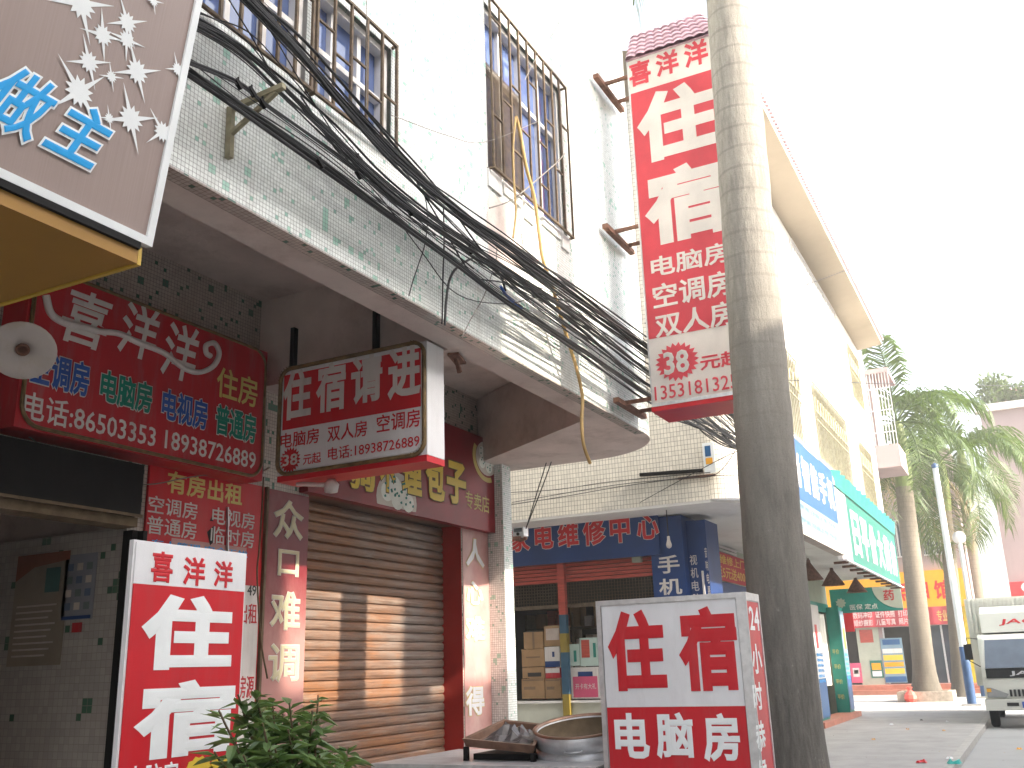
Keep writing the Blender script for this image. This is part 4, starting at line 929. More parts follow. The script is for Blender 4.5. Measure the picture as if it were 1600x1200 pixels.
# --- bun shop fascia over the roller shutter
F = FY(5.49, 6.68, 3.17); t = thing('bun_shop_sign', (8.4, 5.55, 3.17), 'maroon bun shop fascia with yellow characters and bun pictures over the roller shutter', 'sign')
panel(F, 0, 3.60, 0, 1.12, -.10, 0, 'board', MT['maroon'], t)
for ch, a in (('狗', ((545,745),(560,720),(585,745),(560,765))), ('不', ((592,745),(610,712),(617,745),(600,768))), ('理', ((627,745),(640,712),(658,745),(640,772))), ('包', ((664,748),(680,716),(694,748),(680,782))), ('子', ((697,755),(712,722),(727,755),(712,788)))):
    L_(ch, *a, MT['yellow'], bold=.045, outline=(MT['stem'], .03), lift=.010)
L_('专卖店', (727,780), (735,768), (764,785), (757,801), MT['gold'], bold=.01)
def buns(u, v, r, n, cut):
    mb = MB(); cw = F.p(u, v, .004)
    mb.face([F.p(u+r*math.cos(2*math.pi*i/24), max(v+r*.8*math.sin(2*math.pi*i/24), cut), .004) for i in range(24)]); o = mb.build('bun_picture', pm('bun dish print', (.62,.58,.52), .5), t)
    mb = MB(); g = MB(); rg = random.Random(n)
    for i in range(n):
        a = 2*math.pi*i/(n-1); rr_ = r*.55 if i < n-1 else 0; cu_, cv_ = u+rr_*math.cos(a), v+rr_*.75*math.sin(a)
        if cv_-r*.2 < cut: continue
        mb.face([F.p(cu_+r*.3*math.cos(2*math.pi*k/16), cv_+r*.27*math.sin(2*math.pi*k/16), .006+.0004*i) for k in range(16)])
        for k in range(5): x_, y_ = cu_+r*.2*rg.uniform(-1,1), cv_+r*.2*rg.uniform(-1,1); g.face([F.p(x_,y_,.012), F.p(x_+r*.08,y_+r*.02,.012), F.p(x_+r*.06,y_+r*.09,.012), F.p(x_-r*.03,y_+r*.05,.012)])
    mb.build('bun', pm('bun white', (.84,.86,.80), .6), o); g.build('herb', MT['tealpaint'], o)
b = F.px(620, 785); buns(b[0], b[1]+.02, .36, 8, .03)
b = F.px(760, 717); buns(b[0], b[1], .26, 6, .0)
mb = MB(); b = F.px(760, 717); mb.grid([[F.p(b[0]+r_*math.cos(RAD(a)), b[1]+r_*.85*math.sin(RAD(a)), .005) for a in range(150, 300, 10)] for r_ in (.27, .34)]); mb.build('steamer_rim_print', MT['gold'], t)

# --- big vertical sign with tiled cap
XS = 8.8
F = FX(XS, 2.975, 4.04); ws_, hs_ = 1.0, 3.93
t = thing('vertical_sign', (9.0, 2.5, 4.04), 'tall red vertical hotel sign with tiled cap held off the rounded building corner by brackets', 'sign')
mb = MB(); mb.box(XS+.012, XS+.50, 2.955, 2.975, 4.04, 7.97); mb.box(XS+.012, XS+.50, 1.975, 1.995, 4.04, 7.97); mb.build('side', MT['white_t'], t)
panel(F, 0, ws_, 0, hs_, -.01, 0, 'white_film', MT['white_t'], t); panel(F, .02, ws_-.02, .70, 3.52, .001, .003, 'red_film', MT['red_t'], t)
MB().box(XS+.50, XS+.512, 1.975, 2.975, 4.04, 7.97).build('back_film', MT['white_t'], t)
MB().box(XS-.005, XS+.515, 1.97, 2.98, 3.99, 4.038).build('red_underside', MT['red'], t); mb = MB(); mb.fbox(F, 0, ws_, -.004, .03, .0, .008); mb.fbox(F, 0, .012, .03, hs_, 0, .006); mb.build('edge_trim', MT['alu'], t)
LT = MT['white_t']
L_('喜', (983,115), (1000,95), (1018,115), (1000,133), MT['red_t'], bold=.03); L_('洋', (1024,95), (1045,79), (1060,95), (1040,118), MT['red_t'], bold=.03); L_('洋', (1068,80), (1085,64), (1106,80), (1085,104), MT['red_t'], bold=.03)
L_('住', (996,205), (1068,129), (1124,200), (1025,253), LT, bold=.045, lift=.006); L_('宿', (1009,350), (1066,256), (1140,320), (1030,384), LT, bold=.045, lift=.006)
for s_, rows in (('电脑房', ((1017,415),(1085,388),(1142,400),(1030,433))), ('空调房', ((1020,460),(1085,432),(1146,445),(1030,483))), ('双人房', ((1024,515),(1085,480),(1150,490),(1030,529)))): L_(s_, *rows, LT, bold=.02, lift=.006)
c = F.px(1058, 565); starburst(F, c[0], c[1], .225, 22, MT['red_t'], t, inner=.8, ry=.20); L_('38', (1037,567), (1050,549), (1077,565), (1058,584), LT, bold=.03, lift=.008)
L_('元起', (1094,570), (1100,555), (1160,560), (1100,579), MT['red_t'], bold=.025); L_('1353181325', (1023,615), (1026,604), (1153,600), (1026,626), MT['red_t'], bold=.005)
# tiled cap: hipped, rows of round tiles
mb = MB(); e0, e1, zc = 2.98, 1.97, 7.975; x0, x1 = XS-.03, XS+.54; xr = XS+.255; zr = zc+.50; r0_, r1_ = 2.98, 2.2
def slope(pA, pB, pC, pD, nt, rows):
    pA, pB, pC, pD = map(Vector, (pA, pB, pC, pD)); nrm_ = (pB-pA).cross(pD-pA).normalized()
    if nrm_.z < 0: nrm_ = -nrm_
    G = []
    for j in range(rows):
        for e_ in (0, .999):
            v = (j+e_)/rows; G.append([(pA.lerp(pB, i/(nt*6))).lerp(pD.lerp(pC, i/(nt*6)), v) + nrm_*(.018*abs(math.sin(math.pi*i/6)) + .022*(1-e_)) for i in range(nt*6+1)])
    mb.grid(G, smooth=False)
slope((x0,e0,zc),(x0,e1,zc),(xr,r1_,zr),(xr,r0_,zr), 9, 6); slope((x0,e1,zc),(x1,e1,zc),(xr+.01,r1_,zr),(xr,r1_,zr), 5, 6); slope((x1,e1,zc),(x1,e0,zc),(xr,r0_,zr),(xr,r1_,zr), 9, 6)
mb.face([(x0,e0,zc),(xr,e0,zr),(x1,e0,zc)]); mb.face([(x0,e0,zc-.004),(x1,e0,zc-.004),(x1,e1,zc-.004),(x0,e1,zc-.004)])
mb.build('tiled_cap', MT['pinktile'], t)
for k, (z0_, z1_) in enumerate(((7.80,7.80), (6.0,6.0), (4.12,4.12))):
    mb = MB(); mb.bar((8.62,3.28,z0_), (9.42,3.28,z0_), .06, .05)
    for x_ in (8.85, 9.25): mb.bar((x_,3.3,z0_+.02), (x_,2.97,z0_+.02), .035, .035)
    mb.build('bracket', MT['rust'], t)

# --- light box on the pavement
XL = 5.7
F = FX(XL, 2.385, .12); t = thing('light_box', (5.95, 1.9, 0), 'waist high red and white pavement light box with aluminium edges before the palm trunk', 'sign')
wl, hl = .932, 1.875
panel(F, 0, wl, 0, hl, -.31, -.006, 'case', MT['alu'], t)
panel(F, .035, wl-.055, .03, 1.245, -.005, .001, 'red_film', MT['red'], t); panel(F, .035, wl-.055, 1.247, hl-.035, -.005, .001, 'white_film', MT['white'], t)
mb = MB(); mb.fbox(F, 0, .03, 0, hl, -.004, .008); mb.fbox(F, wl-.05, wl, 0, hl, -.004, .008); mb.fbox(F, .03, wl-.05, hl-.03, hl, -.004, .008); mb.build('edge_trim', MT['alu'], t)
L_('住', (950,1010), (990,953), (1040,1020), (975,1080), MT['red'], bold=.045); L_('宿', (1061,1020), (1105,947), (1153,1010), (1090,1080), MT['red'], bold=.045)
L_('电', (961,1150), (980,1114), (1015,1150), (990,1185), MT['white_c'], bold=.035); L_('脑', (1025,1150), (1045,1113), (1084,1150), (1050,1186), MT['white_c'], bold=.035); L_('房', (1098,1150), (1126,1114), (1156,1150), (1110,1190), MT['white_c'], bold=.035)
text(F, '空调房 双人房', .10, wl-.12, .62, .80, MT['white_c'], t, bold=.02)
FS2 = FY(2.385-wl-.001, XL, .12)
panel(FS2, .014, .29, .03, hl-.05, -.004, .002, 'side_red_film', MT['red'], t); mb = MB(); mb.fbox(FS2, 0, .012, 0, hl, -.004, .007); mb.fbox(FS2, .292, .31, 0, hl, -.004, .007); mb.fbox(FS2, .012, .292, hl-.045, hl, -.004, .007); mb.build('side_trim', MT['alu'], t)
u_, v_ = FS2.px(1178, 1000)
F = FS2
L_('24', (1170,967), (1176,948), (1185,967), (1178,985), MT['white_c'], bold=.02)
for ch, a in (('小', ((1174,1030),(1180,1006),(1189,1030),(1182,1053))), ('时', ((1176,1090),(1181,1066),(1190,1090),(1184,1110))), ('恭', ((1180,1150),(1186,1126),(1195,1150),(1188,1175))), ('候', ((1184,1205),(1190,1186),(1198,1205),(1192,1232)))): L_(ch, *a, MT['white_c'], bold=.03)
mb = MB()
for x_ in (5.75, 5.97):
    for y_ in (1.49, 2.33): mb.lathe((x_, y_, 0), [(.03,0),(.03,.12)], 10)
mb.build('foot', MT['rubber'], t)

# ================================================================ SHOP FRONT ACROSS THE ALLEY
F = FX(14.73, 8.0, 3.3); t = thing('repair_shop_sign', (14.8, 6.5, 3.3), 'blue appliance repair shop board with red outlined characters under the cream tiled corner', 'sign')
panel(F, 0, 2.97, -.02, .62, -.06, 0, 'board', MT['bluepaint'], t)
for ch, a in (('家', ((795,845),(812,825),(828,845),(812,862))), ('电', ((836,842),(850,820),(865,842),(850,858))), ('维', ((872,838),(888,813),(904,835),(888,855))), ('修', ((911,832),(928,808),(946,830),(928,852))), ('中', ((953,825),(968,803),(984,822),(968,848))), ('心', ((995,822),(1010,802),(1029,818),(1010,843)))):
    L_(ch, *a, MT['red'], bold=.03, outline=(MT['white_old'], .022), lift=.010)
F = FY(5.28, 17.0, 3.2); t = thing('cloth_banner', (18.4, 5.3, 3.2), 'red and yellow sale banner beside the blue corner column', 'banner')
F = FY(5.1, 17.1, 3.0)
panel(F, 0, 3.4, .12, .66, -.02, 0, 'cloth', MT['bannerred'], t); text(F, '家电维修上门', .35, 3.2, .44, .62, MT['yellow'], t, bold=.01); text(F, '手机至5元送4000', .2, 3.3, .17, .40, MT['yellow'], t, bold=.01)
MB().box(17.0, 20.6, 5.12, 5.2, 2.88, 3.1).build('blue_rail', MT['bluepaint'], t); MB().bar((17.2,5.15,3.5),(17.2,5.39,3.5),.03).bar((20.3,5.15,3.5),(20.3,5.39,3.5),.03).build('support', MT['alu'], t)
t = thing('louvre_panel', (18.5, 5.36, 3.62), 'white louvred panel above the red and yellow sale banner', 'louvre'); mb = MB()
for k in range(5): mb.box(17.0, 20.5, 5.30, 5.36, 3.55+.07*k, 3.60+.07*k)
mb.box(16.95, 17.0, 5.28, 5.39, 3.2, 3.89); mb.build('slats', MT['white_old'], t)
# counter and stock
t = thing('shop_counter', (15.2, 7.2, 0), 'pale low counter wall across the open repair shop', 'counter')
MB().box(14.95, 15.5, 5.7, 7.96, 0, 1.06).build('body', MT['counter'], t); MB().box(14.9, 15.55, 5.7, 7.97, 1.062, 1.10).build('top', MT['render'], t)
FCN = FX(15.0, 9, 0)
STK = ((815,851,1060,1092,'large printed carton at the foot of the counter stack','card',.5), (816,851,1042,1060,'carton with dark label second in the counter stack','card',.45), (815,851,1014,1042,'square carton third in the counter stack','card',.42), (818,849,987,1014,'tall plain carton topmost in the counter stack','card',.34),
       (852,876,1060,1092,'printed carton beside the foot of the counter stack','card',.5), (852,875,1043,1060,'flat red and white box between cartons','red_old',.4), (851,875,1010,1043,'white box with blue band beside the post','white_old',.4), (850,876,977,1010,'tan carton with grey face on top beside the post','card',.4),
       (885,906,1006,1041,'narrow mint carton beside the larger mint carton','mint',.4), (906,934,996,1041,'larger mint carton with dark red window','mint',.45), (890,936,1042,1092,'white crate with pink print below the mint cartons','white_old',.5))
for k, (xa, xb, ya, yb, lab, m_, dep) in enumerate(STK):
    xm, ym = (xa+xb)/2, (ya+yb)/2; a = fit(FCN, (xa,ym), (xm,ya), (xb,ym), (xm,yb)); g = .004
    t = thing('carton' if 'crate' not in lab else 'crate', FCN.p((a[0]+a[1])/2, a[2]+g, -dep/2), lab, 'box' if 'crate' not in lab else 'crate', 'stock on the repair shop counter')
    v0_ = max(a[2], 1.10); panel(FCN, a[0]+g, a[1]-g, v0_+g, a[3]-g, -dep, 0, 'body', MT[m_], t); du, dv = a[1]-a[0], a[3]-v0_
    def pr(u0_, u1_, v0b, v1b, m): panel(FCN, a[0]+du*u0_, a[0]+du*u1_, v0_+dv*v0b, v0_+dv*v1b, .0005, .003, 'print', MT[m], t)
    if k in (0, 4): pr(.1,.6,.45,.6,'cardd'); pr(.05,.95,.88,.94,'cardd')
    if k == 1: pr(.25,.85,.15,.5,'dark')
    if k == 2: pr(.2,.8,.5,.58,'cardd')
    if k == 3: pr(.45,.55,.0,.98,'cardd')
    if k == 5: pr(.02,.98,.5,.95,'white_old')
    if k == 6: pr(.02,.98,.02,.3,'bluepaint'); pr(.5,.65,.5,.75,'bluepaint')
    if k == 7: pr(.12,.9,.3,.85,'plaster_dark')
    if k == 8: pr(.55,.75,.2,.7,'tealpaint')
    if k == 9: pr(.1,.55,.3,.92,'darkred'); pr(.75,.9,.3,.8,'tealpaint')
    if k == 10: pr(.12,.95,.05,.7,'pink'); pr(.3,.8,.7,.85,'bluepaint'); text(FCN, '开卡有大礼', a[0]+du*.2, a[0]+du*.9, v0_+dv*.3, v0_+dv*.48, MT['white_old'], t, bold=.0, lift=.006)
t = thing('shelf_unit', (17.2, 7, 0), 'dim shelf unit with stock deep in the repair shop', 'shelf'); mb = MB()
for z_ in (.8, 1.3, 1.8, 2.3): mb.box(17.0, 17.4, 5.7, 8.6, z_, z_+.04)
for y_ in (5.7, 6.7, 7.6, 8.56): mb.box(17.0, 17.4, y_, y_+.04, .1, 2.6)
mb.build('frame', MT['stem'], t); mb = MB(); rg = random.Random(2)
for z_ in (.84, 1.34, 1.84, 2.34):
    y_ = 5.8
    while y_ < 8.4: w__ = rg.uniform(.12, .3); mb.box(17.02, 17.3, y_, y_+w__, z_, z_+rg.uniform(.15,.36), mi=rg.randrange(4)); y_ += w__+rg.uniform(.02,.12)
mb.build('stock', [MT['card'], MT['plaster_dark'], MT['darkred'], MT['white_old']], t)
# bare bulb, red poster beside the pillar
c = atX(1045, 848, 14.3); t = thing('hanging_bulb', c, 'bare white bulb on a cord in front of the blue repair board', 'lamp')
MB().lathe(c, [(0,-.09),(.035,-.07),(.045,-.03),(.03,.02),(.022,.05),(.022,.1),(0,.1)], 14).build('bulb', MT['lampwhite'], t); MB().tube([(c.x,c.y,c.z+.1),(c.x,c.y,3.9)], .008, 5).build('cord', MT['cable'], t)
# blue phone sign and green pharmacy sign on the street side
F = FY(3.18, 14.6, 3.70); t = thing('phone_shop_sign', (17, 3.3, 3.7), 'blue and pale blue phone shop fascia beside the palm trunk', 'sign')
panel(F, 0, 6.0, .56, 1.65, -.12, 0, 'blue_film', MT['skyblue'], t); panel(F, 0, 6.0, 0, .555, -.12, 0, 'pale_film', MT['paleblue'], t)
for k, ch in enumerate('时尚智能手机'): text(F, ch, 1.05+.82*k, 1.05+.82*k+.68, .78, 1.42, MT['white'], t, bold=.03)
for k in range(4): text(F, '手机批发零售 充值上号 办卡', .6, 5.6, .06+.115*k, .14+.115*k, MT['paleblue'] if k % 2 else MT['white_old'], t, bold=.0, lift=.003)
MB().box(14.6, 20.6, 3.12, 3.31, 3.62, 3.698).build('edge_trim', MT['plaster_dark'], t)
F = FY(3.18, 20.65, 3.55); t = thing('pharmacy_sign', (25, 3.3, 3.55), 'long green pharmacy fascia with white characters beyond the blue sign', 'sign')
panel(F, 0, 1.3, 0, 1.55, -.1, 0, 'white_film', MT['white'], t); panel(F, 1.302, 9.8, 0, 1.55, -.1, 0, 'green_film', MT['teal'], t)
for k, ch in enumerate('日平价大药房'): text(F, ch, 1.75+1.32*k, 1.75+1.32*k+1.05, .25, 1.25, MT['white'], t, bold=.04)
mb = MB(); G = [[F.p(.0+9.8*i/30, 1.50+.12*j, .03+.05*j*abs(math.sin(i*1.7))-.02*j) for i in range(31)] for j in range(4)]; mb.grid(G); mb.build('loose_sheet', MT['tealpaint'], t)
mb = MB()
for k in range(10): MB().box(21+k, 21.1+k, 3.15, 3.43, 3.5, 3.545).build('sign_bracket', MT['rust'], t)
MB().box(20.65, 30.45, 3.10, 3.17, 3.53, 3.56).build('edge_trim', MT['white'], t)
LP = [(1265,895), (1301,905), (1338,917)]
for k, (px_, py_) in enumerate(LP):
    c = atY(px_, py_, 4.4); t = thing('cone_lamp', (c.x, 4.4, c.z), ['first', 'second', 'third'][k] + ' brown cone lamp from the palm trunk hanging under the green sign soffit', 'lamp', 'cone lamps under the soffit')
    MB().lathe((c.x,4.4,c.z), [(.30,-.16),(.05,.22),(.04,.3),(0,.3)], 18).build('shade', MT['rust'], t); MB().tube([(c.x,4.4,c.z+.3),(c.x,4.4,3.91)], .02, 6).build('rod', MT['rust'], t)
# pharmacy entrance posts and posters
for k, (xa, xb, lab) in enumerate(((26.2, 27.3, 'teal door pillar with blue and white poster left of the pharmacy doorway'), (30.45, 31.2, 'teal door pillar with blue and white poster right of the pharmacy doorway'))):
    t = thing('door_pillar', (xa, 5.3, 0), lab, 'pillar'); MB().box(xa, xb, 5.02, 5.38, .14, 3.1).build('leaf', MT['tealpaint'], t)
    Fp = FY(5.01, xa+.03, .2); panel(Fp, 0, xb-xa-.06, 0, 2.8, .0, .008, 'poster', MT['paleblue'] if k else MT['white_old'], t)
    panel(Fp, .02, xb-xa-.08, .0, .95, .009, .012, 'blue_print', MT['skyblue'], t); panel(Fp, .25, .55, 1.7, 2.3, .009, .012, 'red_print', MT['orange' if k else 'red'], t)
    for q in range(6): text(Fp, '健康药品', .1, xb-xa-.2, .85+.13*q, .93+.13*q, MT['cyan_l'], t, bold=.01, lift=.014)
    Fq = FX(xa-.001, 5.37, 0)
    for q in range(4): text(Fq, '平价', .05, .24, .5+.42*q, .64+.42*q, MT['gold'], t, bold=.0)
t = thing('door_curtain', (28.4, 5.5, .5), 'white curtain hanging in the pharmacy doorway', 'curtain'); mb = MB()
mb.grid([[(27.35+.1*i, 5.44+.06*math.sin(i*1.3), .9+2.0*j) for i in range(31)] for j in (0,1)]); mb.build('cloth', MT['curtain'], t)
MB().box(25.6, 31.3, 4.85, 5.398, 0.002, .138).build('step', MT['marble'], t)
F = FX(31.3, 5.35, 2.95); t = thing('pharmacy_board', (31.3, 4.5, 2.95), 'small teal pharmacy board with pale corner under the soffit end', 'sign')
panel(F, 0, 2.05, 0, .72, -.06, 0, 'board', MT['tealpaint'], t); mb = MB(); mb.face([F.p(1.25,.72,.003)]+[F.p(2.05-.8*math.cos(RAD(a)),.72-.66*math.sin(RAD(a)),.003) for a in range(0,91,10)]+[F.p(2.05,.72,.003)]); mb.build('pale_corner', MT['palegreen'], t)
text(F, '药', 1.55, 1.85, .3, .62, MT['red_old'], t, bold=.02, lift=.006); text(F, '医保 定点', .55, 1.35, .08, .24, MT['white_old'], t, bold=.0); starburst(F, .3, .3, .16, 9, MT['palegreen'], t, inner=.7, name='emblem')
t = thing('flyer', (29, 5.1, 3), 'red hanging flag beside the teal pharmacy pillar', 'flag'); c = atX(1325, 970, 32.0); MB().box(32.0, 32.03, c.y-.16, c.y+.16, c.z-.33, c.z+.33).build('cloth', MT['red'], t); MB().bar((32.0, c.y, c.z+.33), (31.0, 5.45, c.z+.4), .02).build('rod', MT['rust'], t)

# ================================================================ CABLES
rng = random.Random(12)
def cab(pts, r, m='cable', name='overhead_cable', label='black overhead cable in the bundle slung along the tiled upper floor', cat='cable', grp='black cables slung along the facade', n=5, k=5):
    return tag(MB().tube(crom(pts, k), r, n).build(name, MT[m]), label, cat, grp)
YC = 3.12
G1 = [(300,-95),(395,0),(470,80),(560,182),(640,262),(720,328),(800,385),(900,458),(1015,545),(1090,600),(1165,665)]
G2 = [(255,5),(322,38),(380,72),(440,128),(520,208),(600,288),(700,362),(800,425),(900,492),(1015,580),(1090,630),(1160,690)]
G3 = [(250,85),(303,120),(400,186),(500,258),(600,332),(700,402),(790,470),(900,542),(1015,622),(1090,660),(1160,705)]
def yat(i, n, o): return (YC + o) if i < n-2 else (YC + o + (.25 if i == n-2 else .45))
def guide(G, off, amp, yo, r, wob=2.0, m='cable'):
    pts = []; n = len(G); ph = rng.random()*6
    for i, (x, y) in enumerate(G):
        o = off*(.6+.4*math.sin(i*.9+ph)) + rng.uniform(-wob, wob) + amp*math.sin(i*1.15+ph)
        pts.append(atY(x+o*.45, y-o*.9, YC+yo))
    return cab(pts, r, m)
for k in range(19): guide(G1, rng.uniform(-22, 13), rng.uniform(0, 7), rng.uniform(-.12, .08), rng.choice((.004, .005, .006, .008, .010)), 2.5)
for k in range(20): guide(G2, rng.uniform(-22, 18), rng.uniform(1, 7), rng.uniform(-.10, .10), rng.choice((.003, .004, .005, .006, .008)), 3)
for k in range(3): guide(G3, (-5, 1, 7)[k], 1, rng.uniform(-.03, .05), (.011, .016, .010)[k], 1.0)
for k in range(7): guide(G3, rng.uniform(-14, 26), rng.uniform(2, 6), rng.uniform(-.05, .1), rng.choice((.003, .003, .004)), 3)
for k in range(3): cab([atY(x+rng.uniform(-2,2), y+2.5*k-2+rng.uniform(-1,1), 3.08) for x, y in ((240,80),(310,103),(372,130),(411,160),(470,202),(560,266),(640,330),(735,391),(830,468),(930,540),(1015,604))], (.008,.005,.004)[k])
# crossing strands between the bundles
for pts in ([(352,-10),(395,60),(440,135),(520,205),(600,292),(680,368)], [(380,-20),(430,60),(490,160),(560,260),(640,340),(740,420)], [(330,-40),(420,30),(520,150),(640,280),(760,400),(900,505)], [(500,90),(580,180),(680,290),(760,400),(820,450),(900,475)],
            [(560,272),(600,315),(660,395),(715,460),(790,475),(870,470),(1000,545)], [(640,265),(690,350),(740,430),(800,448),(900,520)], [(620,255),(700,340),(800,430),(900,475),(1010,560)], [(470,150),(540,250),(640,330),(750,410),(850,490),(1000,600)]):
    cab([atY(x, y, YC+rng.uniform(-.06, .06)) for x, y in pts], rng.choice((.004, .006, .007)), label='black strand crossing between the cable bundles on the tiled facade', grp='strands crossing between the bundles')
# hanging drops and loops
for pts, r, lab in (([(655,270),(668,330),(664,380),(655,410),(645,440),(639,462)], .004, 'thin drop hanging from the bundle above the projecting sign'),
                    ([(693,325),(694,380),(692,440),(691,500),(690,505)], .006, 'straight black drop left of the loop on the lower facade'),
                    ([(695,508),(697,470),(703,435),(718,415),(745,402),(765,410),(782,430),(790,455)], .010, 'thick black loop arching over the lower facade'),
                    ([(775,365),(776,400),(768,430),(755,465),(735,500),(722,527)], .004, 'pale twisted cord running down to the projecting sign')):
    cab([atY(x, y, 3.26) for x, y in pts], r, 'cable_g' if 'pale' in lab else 'cable', 'cable_drop', lab, 'cable', None)
tag(MB().tube(crom([atY(x, y, 3.2) for x, y in ((782,447),(790,460),(800,470),(815,482))], 5), .013, 6).build('cable_sleeve', MT['blue_l']), 'short blue sleeved cable end by the black loop', 'cable')
for pts, lab in (([(612,180),(700,212),(757,222),(840,190)], 'thin grey wire sagging between the two barred windows'), ([(573,0),(573,90),(572,178)], 'thin wire falling straight past the short barred window')):
    cab([atY(x, y, 3.2) for x, y in pts], .0028, 'cable_g', 'thin_wire', lab, 'wire', None)
cab([atY(x, y, 3.2) for x, y in ((893,-3),(865,50),(838,90),(820,125))], .003, 'cable_g', 'thin_wire', 'thin wire rising from the tall window grille to the sky', 'wire', None)
# sagging wires across the street to the right
a_, b_ = atX(1008, 505, 9.0), atX(1600, 290, 34); cab([a_, atX(1150, 480, 13) , atX(1240, 452, 18), atX(1390, 393, 25), b_, atX(1800, 190, 44)], .007, 'cable', 'street_wire', 'long thin wire crossing in front of the vertical sign toward the sky', 'wire', None)
cab([atX(1170, 598, 16), atX(1235, 594, 18), atX(1400, 600, 26), atX(1600, 603, 40), atX(1750, 606, 46)], .010, 'cable', 'street_wire', 'thin wire crossing the far palms at roof height', 'wire', None)
# tangle on the end wall of the corner building
for k in range(14):
    y0p = rng.uniform(640, 668); pts = [(1040+rng.uniform(-20,60), y0p-10), (1090+rng.uniform(-15,15), y0p+rng.uniform(0,18)), (1130, y0p+rng.uniform(15,38)), (1166, y0p+rng.uniform(30,60))]
    cab([atX(x, y, 13.6+.2*rng.random()) for x, y in pts], rng.choice((.005,.007,.010)), label='loose black cable end on the cream tiled corner', grp='loose cables on the cream corner')
for pts in ([(1158,690),(1120,740),(1060,748),(960,758),(800,785)], [(1160,742),(1080,745),(960,762),(880,776),(790,790)], [(1165,700),(1130,715),(1060,752),(1000,785)], [(788,770),(870,765),(960,752),(1110,738)]):
    cab([atX(x, y, 13.93) for x, y in pts], .006, label='thin wire pinned across the cream tiled end wall', grp='wires pinned on the cream wall', name='wall_wire', cat='wire')
# wooden battens and sticker sheet on the cream wall
t = thing('wall_batten', atX(1040,745,13.97), 'dark wooden batten fixed along the cream tiled end wall', 'batten'); MB().bar(atX(1000,742,13.96), atX(1098,735,13.96), .05, .05).build('upper_strip', MT['darkmetal'], t); MB().bar(atX(1060,748,13.96), atX(1118,742,13.96), .035, .035).build('lower_strip', MT['rust'], t)
FE2 = FX(13.96, 12, 0); a = fit(FE2, (1099,715), (1105,692), (1117,715), (1105,740)); t = thing('bill', FE2.p(a[0], a[2], 0), 'small white bill with orange print stuck on the cream wall', 'poster'); panel(FE2, *a, 0, .008, 'sheet', MT['white_c'], t)
du, dv = a[1]-a[0], a[3]-a[2]; panel(FE2, a[0]+.2*du, a[0]+.8*du, a[2]+.3*dv, a[2]+.5*dv, .009, .011, 'print', MT['orange'], t); panel(FE2, a[0]+.2*du, a[0]+.7*du, a[2]+.55*dv, a[2]+.9*dv, .009, .011, 'print', MT['skyblue'], t)
# bracket that carries the lower cables
t = thing('cable_bracket', (3.35, 3.25, 4.2), 'olive angle iron bracket on the tiles below the star sign corner', 'bracket'); q = [atY(361,168,3.33), atY(358,247,3.33), atY(413,150,3.05)]
MB().bar(q[0], q[1], .035, .03).build('wall_bar', MT['olive'], t); MB().bar(q[0]+Vector((0,0,-.01)), Vector((q[0].x+.01, 2.98, q[0].z+.02)), .03, .03).build('arm', MT['olive'], t); MB().bar(q[0].lerp(q[1],.55), Vector((q[0].x+.01, 3.03, q[0].z)), .022, .022).build('brace', MT['olive'], t)
# small clips along the cables
for k, (x, y) in enumerate(((372,130),(393,142),(410,160),(560,272),(500,254),(640,330),(735,390),(560,248))):
    p = atY(x, y, 3.08); tag(MB().bar(p+Vector((-.02,0,.012)), p+Vector((.025,0,-.018)), .022, .022).bar(p, p+Vector((0,0,.035)), .007).build('cable_clamp', MT['darkmetal']), 'black clamp on the lower cable run', 'clamp', 'clamps on the lower cables')
# yellow hose hanging from the tall window
hp = [(806,182),(812,205),(822,260),(835,310),(843,370),(848,405),(862,445),(875,490),(890,540),(902,580),(910,620),(909,660),(912,695),(922,724)]
cab([atY(x, y, 3.19) for x, y in hp], .016, 'hose', 'hose', 'yellow hose hanging out of the tall barred window', 'hose', None, 8, 5)
cab([atY(x, y, 3.19) for x, y in ((806,182),(802,230),(803,280),(806,330),(802,372))], .010, 'hose', 'cord', 'pale cord tied beside the yellow hose', 'cord', None)
cab([atY(x, y, 3.2) for x, y in ((765,325),(800,312),(840,280),(872,252),(882,240))], .006, 'cable_g', 'clothes_line', 'grey line tied across the foot of the tall window', 'cord', None)
# floodlight hung on wires
c = atX(813, 832, 10.6); t = thing('floodlight', c, 'small white floodlight wired beside the mosaic end pillar', 'lamp')
MB().box(c.x-.06,c.x+.06,c.y-.075,c.y+.075,c.z-.05,c.z+.06).build('case', MT['white'], t); MB().box(c.x-.066,c.x-.061,c.y-.055,c.y+.055,c.z+.0,c.z+.045).build('glass_front', MT['glass_d'], t); MB().lathe((c.x-.062,c.y,c.z-.025), [(0,0),(.02,0),(.02,-.01),(0,-.01)], 10, (1,0,0)).build('sensor', MT['rubber'], t)
MB().bar((c.x,c.y,c.z-.06),(10.36,5.45,c.z-.09),.03).tube([(c.x-.02,c.y-.09,c.z-.08),(c.x,c.y,c.z-.1),(c.x,c.y+.1,c.z-.07)],.02,6).build('clamp', MT['rust'], t)
for (x, y) in ((885,625),(890,632)):
    cab([atX(x, y, 10.2), atX(x-32, y+100, 10.4), c+Vector((0,-.08,.04))], .007, 'cable', 'lamp_wire', 'twin black wire running down to the small floodlight', 'wire', 'wires to the floodlight')
# birdlike hooks and holes on the soffit
t = thing('soffit_hook', atZ(715,560,3.99), 'broken rusty fixture hanging from the soffit right of the projecting sign', 'fixture'); p = atZ(714,556,3.985); MB().bar(p+Vector((-.06,.0,0)), p+Vector((.16,.06,-.01)), .09, .02).bar(p+Vector((.02,.02,-.01)), p+Vector((.09,.03,-.11)), .03).build('plate', MT['rust'], t)

